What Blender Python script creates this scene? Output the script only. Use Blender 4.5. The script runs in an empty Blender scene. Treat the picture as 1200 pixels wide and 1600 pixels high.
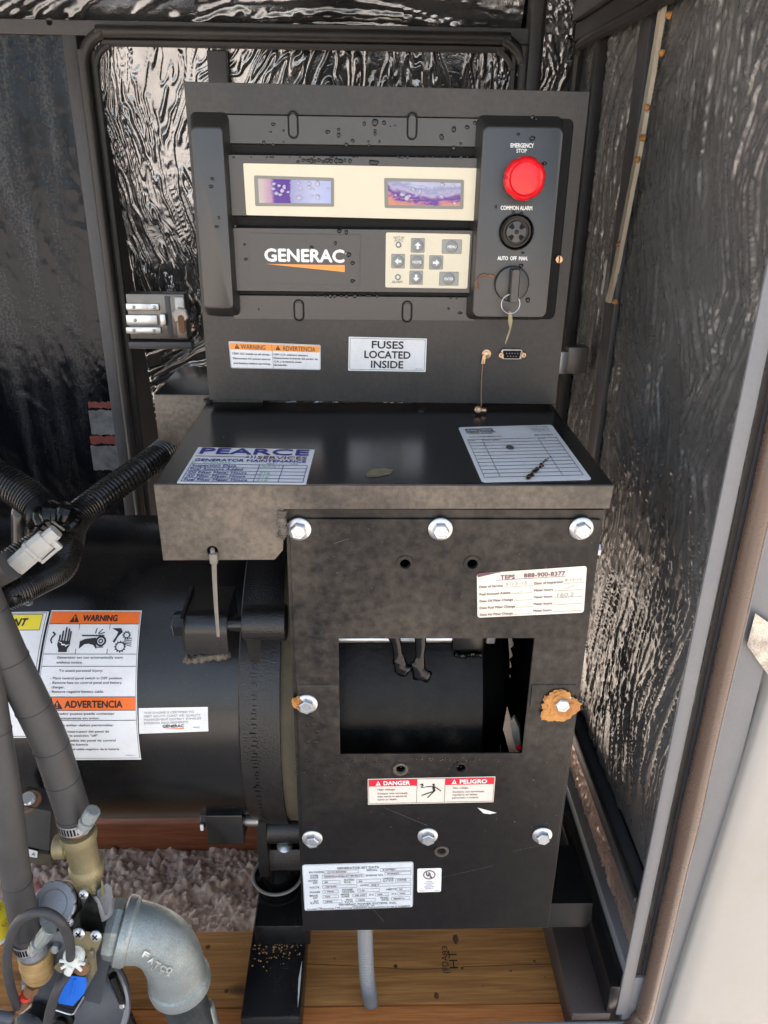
import bpy, bmesh, math, random
import numpy as np
from mathutils import Vector, Matrix
random.seed(5)
sc = bpy.context.scene
COL = sc.collection
# ------------------------------------------------------------------ camera
F = 1230.0                                   # focal length in photo pixels (1200 x 1600)
DN = np.array([-38, 2760, F]); DN = DN/np.linalg.norm(DN)
FW = np.array([-32., (38*-32.-F*F)/2760, F]); FW = FW/np.linalg.norm(FW)
RT = np.cross(DN, FW)
M = np.stack([RT, FW, -DN], 1)               # world -> camera (x right, y down, z forward)
CAM = np.array([-0.02304, -0.87319, 0.25220])
cd = bpy.data.cameras.new('camera'); cam = bpy.data.objects.new('camera', cd); COL.objects.link(cam)
R = M.T@np.diag([1, -1, -1])
cam.matrix_world = Matrix([[*R[0], CAM[0]], [*R[1], CAM[1]], [*R[2], CAM[2]], [0, 0, 0, 1]])
cd.sensor_fit = 'VERTICAL'; cd.sensor_height = 36; cd.lens = F/1600*36
cd.clip_start = 0.02; cd.clip_end = 200
sc.camera = cam
# ------------------------------------------------------------------ sky, sun, exposure
SUN = Vector((0.12, 0.74, 0.66)).normalized()
w = bpy.data.worlds.new('World'); sc.world = w; w.use_nodes = True
nt = w.node_tree; bg = nt.nodes['Background']; sk = nt.nodes.new('ShaderNodeTexSky')
sk.sky_type = 'NISHITA'; sk.sun_disc = False
sk.sun_elevation = math.asin(SUN.z); sk.sun_rotation = math.atan2(SUN.x, SUN.y)
sk.air_density = 1.0; sk.dust_density = 3.0
hs_ = nt.nodes.new('ShaderNodeHueSaturation'); hs_.inputs['Saturation'].default_value = .6   # hazy, whitish sky
nt.links.new(sk.outputs[0], hs_.inputs['Color']); nt.links.new(hs_.outputs[0], bg.inputs[0]); bg.inputs[1].default_value = 0.10
sd = bpy.data.lights.new('sun', 'SUN'); so = bpy.data.objects.new('sun', sd); COL.objects.link(so)
sd.energy = 5; sd.angle = math.radians(0.5); sd.color = (1, .955, .89)
so.rotation_euler = SUN.to_track_quat('Z', 'Y').to_euler(); so.location = (0, 2, 4)
sc.view_settings.view_transform = 'Standard'; sc.view_settings.look = 'None'
sc.view_settings.exposure = 2.4; sc.view_settings.gamma = 1
sc.cycles.max_bounces = 8; sc.cycles.use_denoising = True
# ------------------------------------------------------------------ geometry helpers
def ray(px, py): return M.T@np.array([px-600., py-800., F])
def P(px, py, Y):                             # photo pixel -> point of the vertical plane y = Y
    r = ray(px, py); return Vector(CAM+r*(Y-CAM[1])/r[1])
def PZ(px, py, Z):
    r = ray(px, py); return Vector(CAM+r*(Z-CAM[2])/r[2])
def PX(px, py, X):
    r = ray(px, py); return Vector(CAM+r*(X-CAM[0])/r[0])
def XZ(px, py, Y): p = P(px, py, Y); return (p.x, p.z)
def px2m(px, py, Y, n):                       # n pixels at that place, in metres
    c = M@(np.array(P(px, py, Y))-CAM); return n*c[2]/F
def root(name, loc, label, cat, group=None):
    o = bpy.data.objects.new(name, None); o.empty_display_size = .02; o.location = loc; COL.objects.link(o)
    o['label'] = label; o['category'] = cat
    if group: o['group'] = group
    return o
def tag(o, label=None, cat=None, group=None, kind=None):
    if label: o['label'] = label
    if cat: o['category'] = cat
    if group: o['group'] = group
    if kind: o['kind'] = kind
    return o
def link(name, me, m, parent=None, smooth=None):
    me.materials.clear(); me.materials.append(m)
    if smooth is not None:
        me.shade_smooth()
        me.set_sharp_from_angle(angle=math.radians(smooth))
    o = bpy.data.objects.new(name, me); COL.objects.link(o)
    if parent is not None:
        o.parent = parent
        if parent.type == 'EMPTY': o.matrix_parent_inverse = Matrix.Translation(-parent.location)
    return o
class MB:
    def __init__(s): s.v = []; s.f = []
    def add(s, v, f):
        n = len(s.v); s.v += [tuple(p) for p in v]; s.f += [tuple(i+n for i in q) for q in f]
    def build(s, name, m, parent=None, smooth=40):
        me = bpy.data.meshes.new(name); me.from_pydata(s.v, [], s.f); me.update()
        return link(name, me, m, parent, smooth)
    def loft(s, loops, cap0=True, cap1=True, closed=True):
        n = len(loops[0]); v = [p for l in loops for p in l]; f = []
        for k in range(len(loops)-1):
            for i in range(n if closed else n-1):
                j = (i+1) % n; f.append((k*n+i, k*n+j, (k+1)*n+j, (k+1)*n+i))
        if cap0: f.append(tuple(range(n-1, -1, -1)))
        if cap1: f.append(tuple((len(loops)-1)*n+i for i in range(n)))
        s.add(v, f); return s
    def box(s, a, b, bev=0.0):
        x0, y0, z0 = [min(a[i], b[i]) for i in range(3)]; x1, y1, z1 = [max(a[i], b[i]) for i in range(3)]
        if not bev:
            v = [(x, y, z) for z in (z0, z1) for y in (y0, y1) for x in (x0, x1)]
            s.add(v, [(0, 2, 3, 1), (4, 5, 7, 6), (0, 1, 5, 4), (2, 6, 7, 3), (0, 4, 6, 2), (1, 3, 7, 5)]); return s
        bm = bmesh.new(); bmesh.ops.create_cube(bm, size=1, matrix=Matrix.Translation(((x0+x1)/2, (y0+y1)/2, (z0+z1)/2))@Matrix.Diagonal((x1-x0, y1-y0, z1-z0, 1)))
        bmesh.ops.bevel(bm, geom=bm.edges[:], offset=bev, segments=2, affect='EDGES', profile=.5)
        s.add([q.co[:] for q in bm.verts], [[q.index for q in f.verts] for f in bm.faces]); bm.free(); return s
    def lathe(s, prof, o, d, n=32, up=None):    # prof: (radius, distance along d)
        d = Vector(d).normalized(); u = d.orthogonal().normalized() if up is None else Vector(up).normalized(); w_ = d.cross(u)
        o = Vector(o)
        L = [[o+d*h+(u*math.cos(2*math.pi*i/n)+w_*math.sin(2*math.pi*i/n))*r for i in range(n)] for r, h in prof]
        return s.loft(L)
    def tube(s, pts, r, n=16, sub=6, rf=None, cap=True):
        pts = [Vector(p) for p in pts]; c = []
        Q = [2*pts[0]-pts[1]]+pts+[2*pts[-1]-pts[-2]]
        for k in range(1, len(Q)-2):
            a, b, c_, d = Q[k-1:k+3]
            for t in range(sub):
                t /= sub
                c.append(.5*((2*b)+(c_-a)*t+(2*a-5*b+4*c_-d)*t*t+(3*b-a-3*c_+d)*t**3))
        c.append(pts[-1]); L = []; u = None
        for i, p in enumerate(c):
            tg = (c[min(i+1, len(c)-1)]-c[max(i-1, 0)]).normalized()
            u = tg.orthogonal().normalized() if u is None else (u-tg*u.dot(tg)).normalized()
            w_ = tg.cross(u); rr = rf(i/(len(c)-1)) if rf else r
            L.append([p+(u*math.cos(2*math.pi*j/n)+w_*math.sin(2*math.pi*j/n))*rr for j in range(n)])
        return s.loft(L, cap, cap)
def rrect(x0, z0, x1, z1, r=0.003, n=5):
    if x0 > x1: x0, x1 = x1, x0
    if z0 > z1: z0, z1 = z1, z0
    r = min(r, (x1-x0)/2*.999, (z1-z0)/2*.999)
    o = []
    for cx, cz, a in ((x1-r, z1-r, 0), (x0+r, z1-r, 90), (x0+r, z0+r, 180), (x1-r, z0+r, 270)):
        for k in range(n):
            t = math.radians(a+90*k/(n-1)); o.append((cx+r*math.cos(t), cz+r*math.sin(t)))
    return o
def circ(x, z, r, n=20): return [(x+r*math.cos(2*math.pi*i/n), z+r*math.sin(2*math.pi*i/n)) for i in range(n)]
def plate_mesh(loops, thick, bevel=0.0):
    cu = bpy.data.curves.new('c', 'CURVE'); cu.dimensions = '2D'; cu.fill_mode = 'BOTH'
    for l in loops:
        sp = cu.splines.new('POLY'); sp.points.add(len(l)-1)
        for i, (x, z) in enumerate(l): sp.points[i].co = (x, z, 0, 1)
        sp.use_cyclic_u = True
    cu.extrude = max(thick/2-bevel, 0); cu.bevel_depth = bevel; cu.bevel_resolution = 1
    if bevel: cu.offset = -bevel
    ob = bpy.data.objects.new('c', cu); COL.objects.link(ob)
    bpy.context.view_layer.update()
    me = bpy.data.meshes.new_from_object(ob); bpy.data.objects.remove(ob); bpy.data.curves.remove(cu)
    return me
def plate(name, loops, yf, thick, m, parent=None, bevel=0.0, axis='Y', smooth=35):
    """2D outline with holes, given as (x,z), front face at y=yf; axis Z: (x,y) outline, top at z=yf; axis X: (y,z) outline, left face at x=yf"""
    me = plate_mesh(loops, thick, bevel)
    if axis == 'Y': T = Matrix(((1, 0, 0, 0), (0, 0, -1, yf+thick/2), (0, 1, 0, 0), (0, 0, 0, 1)))
    elif axis == 'Z': T = Matrix.Translation((0, 0, yf-thick/2))
    else: T = Matrix(((0, 0, 1, yf+thick/2), (1, 0, 0, 0), (0, 1, 0, 0), (0, 0, 0, 1)))
    me.transform(T); me.name = name
    return link(name, me, m, parent, smooth)
def frustum(name, x0, z0, x1, z1, y0, y1, m, parent, l=.003, r=None, t=.003, b=None, rad=.004, rnd=.0015):
    """raised block: base rectangle at y0, smaller front face at y1"""
    r = l if r is None else r; b = t if b is None else b
    if x0 > x1: x0, x1 = x1, x0
    if z0 > z1: z0, z1 = z1, z0
    A = rrect(x0, z0, x1, z1, rad)
    def lp(k, y): return [(x0+l*k+(x-x0)*(x1-x0-(l+r)*k)/(x1-x0), y, z0+b*k+(z-z0)*(z1-z0-(t+b)*k)/(z1-z0)) for x, z in A]
    s = 1 if y1 > y0 else -1
    mb = MB(); mb.loft([lp(0, y0), lp(.86, y1-s*rnd), lp(.95, y1-s*rnd*.35), lp(1.08, y1)], cap0=False)
    return mb.build(name, m, parent, 28)
# ------------------------------------------------------------------ materials
def new(name, col=(.5, .5, .5), rough=.5, metal=0.0, spec=.5):
    m = bpy.data.materials.new(name); m.use_nodes = True
    b = m.node_tree.nodes['Principled BSDF']
    b.inputs['Base Color'].default_value = (*col, 1); b.inputs['Roughness'].default_value = rough
    b.inputs['Metallic'].default_value = metal; b.inputs['Specular IOR Level'].default_value = spec
    m.diffuse_color = (*col, 1)
    return m, m.node_tree, b
def N(nt, t, **k):
    n = nt.nodes.new(t)
    for a, v in k.items(): setattr(n, a, v)
    return n
def noise(nt, scale, detail=4, stretch=None, rough=.55, dist=0.0, off=(0, 0, 0)):
    tc = N(nt, 'ShaderNodeTexCoord'); mp = N(nt, 'ShaderNodeMapping')
    mp.inputs['Scale'].default_value = stretch or (1, 1, 1); mp.inputs['Location'].default_value = off
    n = N(nt, 'ShaderNodeTexNoise'); n.inputs['Scale'].default_value = scale; n.inputs['Detail'].default_value = detail
    n.inputs['Roughness'].default_value = rough; n.inputs['Distortion'].default_value = dist
    nt.links.new(tc.outputs['Object'], mp.inputs[0]); nt.links.new(mp.outputs[0], n.inputs[0]); return n.outputs[0]
def ramp(nt, src, a, b, va=0.0, vb=1.0):
    r = N(nt, 'ShaderNodeMapRange'); r.inputs[1].default_value = a; r.inputs[2].default_value = b
    r.inputs[3].default_value = va; r.inputs[4].default_value = vb; nt.links.new(src, r.inputs[0]); return r.outputs[0]
def mixc(nt, f, a, b):
    x = N(nt, 'ShaderNodeMix', data_type='RGBA')
    for s, v in ((x.inputs[0], f), (x.inputs[6], a), (x.inputs[7], b)):
        if isinstance(v, (tuple, list)): s.default_value = (*v, 1)
        elif isinstance(v, (int, float)): s.default_value = v
        else: nt.links.new(v, s)
    return x.outputs[2]
def mul(nt, a, b, op='MULTIPLY'):
    x = N(nt, 'ShaderNodeMath', operation=op)
    for s, v in ((x.inputs[0], a), (x.inputs[1], b)):
        if isinstance(v, (int, float)): s.default_value = v
        else: nt.links.new(v, s)
    return x.outputs[0]
def bump(nt, b, h, strength=.2, dist=.001):
    x = N(nt, 'ShaderNodeBump'); x.inputs['Strength'].default_value = strength; x.inputs['Distance'].default_value = dist
    nt.links.new(h, x.inputs['Height']); nt.links.new(x.outputs[0], b.inputs['Normal'])
def worn(name, col, rough, dirt, amount=.5, scale=14, metal=0, peel=900, pstr=.25, specks=.3, rough2=None, dmetal=None, lo=.45, off=(0, 0, 0), zlim=None):
    m, nt, b = new(name, col, rough, metal)
    big = noise(nt, scale, 7, rough=.62, off=off); fine = noise(nt, scale*22, 3, off=off)
    f = ramp(nt, mul(nt, big, ramp(nt, fine, .3, .7, .8, 1.2)), lo-.06, lo+.34, 0, amount)
    sp = ramp(nt, noise(nt, scale*60, 2, off=off), .70, .74, 0, specks)
    tot = mul(nt, f, sp, 'MAXIMUM')
    if zlim:                                  # dust only above this height; its fade also paints in reflected ground light
        tc = N(nt, 'ShaderNodeTexCoord'); se = N(nt, 'ShaderNodeSeparateXYZ'); nt.links.new(tc.outputs['Object'], se.inputs[0])
        tot = mul(nt, tot, ramp(nt, mul(nt, se.outputs[2], ramp(nt, big, .3, .7, -.05, .05), 'ADD'), zlim[0], zlim[1], .12, 1))
    nt.links.new(mixc(nt, tot, col, dirt), b.inputs['Base Color'])
    nt.links.new(ramp(nt, tot, 0, 1, rough, rough2 or min(rough+.25, .9)), b.inputs['Roughness'])
    if metal: nt.links.new(ramp(nt, tot, 0, 1, metal, 0), b.inputs['Metallic'])
    if pstr: bump(nt, b, noise(nt, peel, 2), pstr, .0006)
    return m
DUST = (.17, .135, .10)
M_powder = worn('black_powder_coat', (.024, .022, .020), .40, DUST, .22, 9, peel=520, pstr=.35, specks=.25)
M_powder2 = worn('dusty_powder_coat', (.035, .029, .023), .46, (.21, .17, .125), .75, 9, peel=480, pstr=.6, specks=.5, lo=.38)
M_cover = worn('cover_powder_coat', (.006, .006, .0065), .30, (.18, .148, .115), .42, 5, peel=430, pstr=.25, specks=.3, lo=.40, zlim=(-.42, -.20)); M_cover.node_tree.nodes['Principled BSDF'].inputs['Specular IOR Level'].default_value = .26
M_gloss = worn('smooth_black_paint', (.006, .0065, .007), .2, (.10, .09, .08), .12, 12, peel=200, pstr=.05, specks=.25)
M_plastic = worn('black_abs_plastic', (.022, .021, .019), .33, (.09, .085, .075), .10, 20, peel=1200, pstr=.28, specks=.12)
M_plastic.node_tree.nodes['Principled BSDF'].inputs['Specular IOR Level'].default_value = .8
M_dark = new('shadow_black_plastic', (.003, .003, .003), .5, 0, .2)[0]
M_drum = worn('barrel_black_paint', (.004, .004, .0045), .25, (.11, .10, .085), .12, 10, peel=260, pstr=.06, specks=.35)
M_drumw = worn('crinkled_black_paint', (.003, .003, .0035), .34, (.07, .06, .045), .2, 22, peel=130, pstr=.7, specks=.4); M_drumw.node_tree.nodes['Principled BSDF'].inputs['Specular IOR Level'].default_value = .2
M_cast = worn('cast_black_iron', (.006, .006, .006), .33, (.08, .07, .055), .2, 10, peel=520, pstr=1.0, specks=.1)
M_olive = worn('dusty_gasket', (.10, .082, .050), .8, (.05, .045, .03), .6, 30, peel=700, pstr=.5)
M_zinc = worn('zinc_plated_steel', (.62, .65, .68), .30, (.35, .30, .22), .5, 60, metal=1.0, peel=800, pstr=.1)
M_galv = worn('galvanised_iron', (.38, .42, .40), .44, (.20, .22, .21), .9, 26, metal=.8, peel=480, pstr=.8)
M_brass = worn('yellow_chromate_iron', (.34, .30, .17), .48, (.16, .12, .06), .8, 45, metal=.8, peel=500, pstr=.8)
M_steel = worn('bare_steel', (.35, .34, .32), .35, (.12, .07, .04), .5, 40, metal=1.0)
M_brassp = worn('polished_brass', (.65, .45, .28), .3, (.25, .15, .08), .5, 90, metal=1.0)
M_rust = worn('rusty_steel', (.20, .10, .05), .7, (.35, .17, .07), .8, 80, metal=.2)
M_rubber = worn('rubber_hose', (.045, .044, .043), .55, (.11, .10, .09), .35, 30, peel=700, pstr=.15)
M_hose2 = worn('matte_small_hose', (.035, .035, .036), .5, (.1, .1, .1), .25, 40, peel=700, pstr=.1)
M_loom = worn('corrugated_plastic', (.008, .008, .009), .25, (.10, .09, .06), .25, 20, pstr=0)
M_tape = worn('glossy_vinyl_tape', (.003, .003, .003), .10, (.03, .03, .03), .1, 40, peel=60, pstr=.35, specks=0)
M_tape.node_tree.nodes['Principled BSDF'].inputs['Specular IOR Level'].default_value = .3
M_al = worn('cast_aluminium', (.30, .32, .35), .5, (.15, .14, .12), .6, 40, metal=.7, peel=500, pstr=.5)
M_greycast = worn('grey_blue_casting', (.075, .085, .10), .45, (.14, .14, .14), .5, 20, metal=.3, peel=500, pstr=.4)
M_jamb = worn('grey_steel_and_reflection', (.16, .165, .175), .38, (.26, .25, .23), .4, 14, peel=500, pstr=.15, specks=.1)
M_beige = worn('beige_painted_steel', (.37, .355, .325), .36, (.36, .32, .24), .5, 5, peel=120, pstr=.12, specks=.3)
M_trim = worn('rubber_trim', (.11, .072, .052), .26, (.15, .11, .08), .2, 14, peel=60, pstr=.03, specks=0)  # brown reflection on the black seal is put into its colour
M_seal = worn('door_seal', (.020, .018, .017), .45, (.07, .06, .05), .4, 20, peel=400, pstr=.4)
M_post = worn('grey_sheet_metal', (.055, .055, .058), .42, (.12, .11, .10), .4, 12, peel=500, pstr=.2)
M_red = new('red_plastic', (.78, .012, .018), .30)[0]
M_blue = new('blue_plastic', (.01, .16, .72), .4)[0]
M_white = new('white_plastic', (.72, .74, .68), .4)[0]
M_conn = worn('grey_connector_plastic', (.42, .41, .37), .45, (.25, .24, .2), .4, 60, pstr=0)
M_cream = worn('cream_overlay', (.70, .645, .48), .35, (.55, .49, .36), .25, 30, pstr=0, specks=.05)
M_key = worn('grey_keypad_print', (.30, .30, .27), .4, (.24, .25, .23), .5, 60, pstr=0, specks=0)
M_key2 = new('grey_key_dome', (.22, .235, .225), .3)[0]
M_grey = new('grey_window_frame', (.22, .22, .19), .4)[0]
M_paper = worn('white_vinyl_label', (.80, .81, .81), .33, (.45, .42, .36), .3, 30, peel=150, pstr=.12, specks=.1)
M_paper2 = worn('aged_paper_label', (.74, .69, .60), .45, (.5, .42, .3), .3, 30, peel=150, pstr=.12, specks=.1)
M_paper3 = worn('silver_data_label', (.66, .71, .74), .35, (.4, .42, .42), .4, 30, peel=150, pstr=.1, specks=.1)
M_ink = new('black_ink', (.012, .012, .014), .5)[0]
M_inkg = new('faded_grey_ink', (.14, .14, .14), .6)[0]
M_inkb = new('navy_ink', (.03, .03, .22), .5)[0]
M_inkm = new('maroon_ink', (.16, .05, .07), .5)[0]
M_inkr = new('red_ink', (.70, .01, .03), .4)[0]
M_inkt = new('taupe_ink', (.18, .12, .11), .6)[0]
M_castlet = new('cast_letter_highlight', (.62, .66, .62), .35, .8)[0]  # letters share the elbow's iron; their highlights are put into this lighter colour
M_pencil = new('pencil_grey', (.38, .36, .33), .6)[0]
M_green = new('green_pen', (.25, .55, .32), .6)[0]
M_orange = new('orange_ink', (.88, .16, .015), .4)[0]
M_orange2 = new('light_orange_ink', (.90, .33, .06), .4)[0]
M_yellow = new('yellow_ink', (.85, .68, .03), .4)[0]
M_print = new('white_print', (.82, .82, .78), .4)[0]
M_foilst = worn('foil_sticker', (.45, .42, .38), .25, (.05, .04, .04), .9, 40, metal=.8, peel=60, pstr=.4)
M_drop = new('water_drop', (.01, .01, .01), .03)[0]
M_clear = new('clear_drop', (.45, .45, .55), .05)[0]
M_fluff = worn('orange_fibre_clump', (.58, .27, .08), .95, (.24, .09, .03), .9, 70, peel=220, pstr=1)
M_conduit = worn('grey_flexible_conduit', (.24, .25, .255), .45, (.3, .28, .24), .3, 30, pstr=0)
M_goldtape = worn('gold_sealing_tape', (.45, .29, .11), .5, (.22, .13, .05), .6, 60, peel=120, pstr=.8)
M_cream_tape = worn('cream_masking_tape', (.60, .53, .40), .6, (.35, .27, .17), .5, 30, peel=300, pstr=.3)
M_wirer = new('red_wire', (.7, .05, .03), .4)[0]
M_wireb = new('black_wire', (.02, .02, .02), .4)[0]
M_tie = worn('dirty_zip_tie', (.20, .18, .15), .45, (.1, .09, .07), .5, 90, pstr=0)
def m_foil(name, col=(.55, .53, .51), rough=.16, dark=(.05, .045, .04), amt=.5, metal=.0, ior=1.8):
    m, nt, b = new(name, col, rough, metal); b.inputs['IOR'].default_value = ior
    f = ramp(nt, noise(nt, 9, 6), .4, .7, 0, amt)
    nt.links.new(mixc(nt, f, col, dark), b.inputs['Base Color'])
    nt.links.new(ramp(nt, noise(nt, 60, 4), .3, .7, rough, rough+.1), b.inputs['Roughness'])
    bump(nt, b, noise(nt, 90, 3, dist=1.5), .25, .0015)
    return m
M_foil = m_foil('black_foil_film', (.29, .30, .31), .10, (.06, .061, .063), .8, .85, 1.6)
M_foilr = m_foil('dusty_foil_film', (.235, .23, .22), .24, (.08, .078, .074), .6, .5, 1.6)
M_foilb = m_foil('timber_reflection_foil', (.60, .46, .39), .25, (.3, .22, .18), .5, .7, 1.6)  # brown of the reflected timber is put into the foil's colour
def m_film():
    m, nt, b = new('scuffed_dark_film', (.03, .034, .04), .3, .55)
    st = noise(nt, 9, 7, stretch=(3.2, 1, .35)); sc_ = noise(nt, 260, 3)
    f = ramp(nt, mul(nt, st, ramp(nt, sc_, .3, .7, .7, 1.3)), .48, .85, 0, .7)
    nt.links.new(mixc(nt, f, (.008, .010, .014), (.085, .09, .095)), b.inputs['Base Color'])
    nt.links.new(ramp(nt, st, .35, .7, .14, .42), b.inputs['Roughness'])
    bump(nt, b, noise(nt, 7, 3, stretch=(3, 1, .8), dist=1.0), .35, .01)
    return m
M_film = m_film()
def m_wood(name, a, c, off):
    m, nt, b = new(name, a, .7)
    g = noise(nt, 16, 6, stretch=(.5, 9, 9), dist=.6, off=off); g2 = noise(nt, 120, 3, stretch=(.15, 4, 4), off=off)
    k = noise(nt, 7, 1, stretch=(1, 2.2, 2.2), off=off)
    f = ramp(nt, g, .38, .62); 
    c1 = mixc(nt, f, a, c); c2 = mixc(nt, ramp(nt, g2, .45, .65, 0, .45), c1, tuple(x*.5 for x in a))
    c3 = mixc(nt, ramp(nt, k, .70, .76, 0, .85), c2, (.05, .02, .01))
    nt.links.new(c3, b.inputs['Base Color']); bump(nt, b, g2, .3, .001)
    return m
M_wood = m_wood('amber_timber', (.62, .285, .075), (.40, .165, .042), (3, 1, 0))
M_woodlit = m_wood('sunlit_timber_colour', (.85, .33, .09), (.65, .21, .05), (1, 5, 0))
M_wood3 = m_wood('red_brown_timber', (.22, .07, .025), (.12, .035, .012), (7, 2, 0))
def m_gravel(name, ca, cb, dk=.6):
    m, nt, b = new(name, (.4, .3, .25), .9)
    n1 = noise(nt, 60, 4); n2 = noise(nt, 9, 3)
    v = N(nt, 'ShaderNodeTexVoronoi'); v.inputs['Scale'].default_value = 75
    tc = N(nt, 'ShaderNodeTexCoord'); nt.links.new(tc.outputs['Object'], v.inputs[0])
    c1 = mixc(nt, ramp(nt, n1, .3, .7), ca, cb)
    sep = N(nt, 'ShaderNodeSeparateColor'); nt.links.new(v.outputs['Color'], sep.inputs[0])
    c2 = mixc(nt, mul(nt, sep.outputs[0], dk), c1, (.25, .18, .15))
    nt.links.new(mixc(nt, ramp(nt, n2, .3, .7, 0, .3), c2, (.5, .42, .35)), b.inputs['Base Color'])
    bump(nt, b, v.outputs['Distance'], .8, .006)
    return m
M_gravel = m_gravel('tan_gravel', (.37, .325, .285), (.53, .48, .43)); M_gravelp = m_gravel('pale_pink_gravel', (.50, .405, .335), (.70, .60, .51), .45)
# ------------------------------------------------------------------ crumpled foil sheets (height field of long folds)
def smooth(a, k):
    for ax in (0, 1):
        for _ in range(k): a = (np.roll(a, 1, ax)+2*a+np.roll(a, -1, ax))/4
    return a
def vnoise(h, w_, cell, rng):
    gh, gw = int(h/cell)+3, int(w_/cell)+3; g = rng.random((gh, gw))
    y, x = np.mgrid[0:h, 0:w_]/cell; yi, xi = y.astype(int), x.astype(int); fy, fx = y-yi, x-xi
    fy = fy*fy*(3-2*fy); fx = fx*fx*(3-2*fx)
    return (g[yi, xi]*(1-fx)+g[yi, xi+1]*fx)*(1-fy)+(g[yi+1, xi]*(1-fx)+g[yi+1, xi+1]*fx)*fy
def foil(name, o, U, V, m, parent, seed, amp=.002, step=.002, base=90, spread=60, patch=.05, pspread=50, L=14, fold=3, calm=.35, mask=None, soften=1, sharp=.75, wid=.36, soft=.15, bulge=.5):
    """sheet o + u*U + v*V, folded towards the viewer; folds run along a wandering direction field"""
    o, U, V = Vector(o), Vector(U), Vector(V); w_ = int(U.length/step)+2; h = int(V.length/step)+2
    rng = np.random.default_rng(seed)
    c = patch/step
    th = base+spread*2*(vnoise(h, w_, c*2.2, rng)-.5)
    # patches in which the folds turn abruptly
    np_ = max(6, int(w_*h/(c*c))); py, px = rng.random(np_)*h, rng.random(np_)*w_; pa = (rng.random(np_)-.5)*2*pspread
    yy, xx = np.mgrid[0:h, 0:w_]
    wx = xx+(vnoise(h, w_, c*.5, rng)-.5)*c; wy = yy+(vnoise(h, w_, c*.5, rng)-.5)*c
    best = np.full((h, w_), 1e9); idx = np.zeros((h, w_), int)
    for i in range(np_):
        d = (wx-px[i])**2+(wy-py[i])**2; k = d < best; best[k] = d[k]; idx[k] = i
    th = np.radians(th+smooth(pa[idx], 3)); dx, dy = np.cos(th), np.sin(th)
    nz = smooth(rng.standard_normal((h, w_)), fold); acc = nz.copy()
    for s in (-1, 1):
        X, Y = xx.astype(float), yy.astype(float)
        for _ in range(L):
            xi, yi = np.clip(X, 0, w_-1).astype(int), np.clip(Y, 0, h-1).astype(int)
            X, Y = X+s*dx[yi, xi], Y+s*dy[yi, xi]
            acc += nz[np.clip(Y, 0, h-1).astype(int), np.clip(X, 0, w_-1).astype(int)]
    acc = smooth(acc, soften); acc /= acc.std()
    tri = lambda s: np.clip(1-np.abs(acc-s)/wid, 0, 1)                # creases with straight flanks on calmer film
    H = tri(sharp)+.7*tri(-sharp)+.5*tri(sharp*2.2)+soft*np.tanh(acc)
    big = vnoise(h, w_, c*1.3, rng); act = np.clip((big-calm)/.3, .5, 1)
    H = H*act*amp+(vnoise(h, w_, c*1.6, rng)-.5)*amp*bulge
    n = U.cross(V).normalized()
    uu = (xx/(w_-1))[..., None]; vv = (yy/(h-1))[..., None]
    co = np.array(o)+uu*np.array(U)+vv*np.array(V)+H[..., None]*np.array(n)
    me = bpy.data.meshes.new(name)
    me.vertices.add(h*w_); me.vertices.foreach_set('co', co.astype(np.float32).ravel())
    a = (yy[:-1, :-1]*w_+xx[:-1, :-1]).ravel(); q = np.stack([a, a+1, a+w_+1, a+w_], 1)
    if mask is not None: q = q[mask(uu[:-1, :-1, 0].ravel(), vv[:-1, :-1, 0].ravel())]
    me.loops.add(q.size); me.loops.foreach_set('vertex_index', q.ravel().astype(np.int32))
    me.polygons.add(len(q)); me.polygons.foreach_set('loop_start', np.arange(0, q.size, 4, dtype=np.int32))
    me.update(); me.validate(); me.shade_smooth()
    return link(name, me, m, parent)
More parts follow.
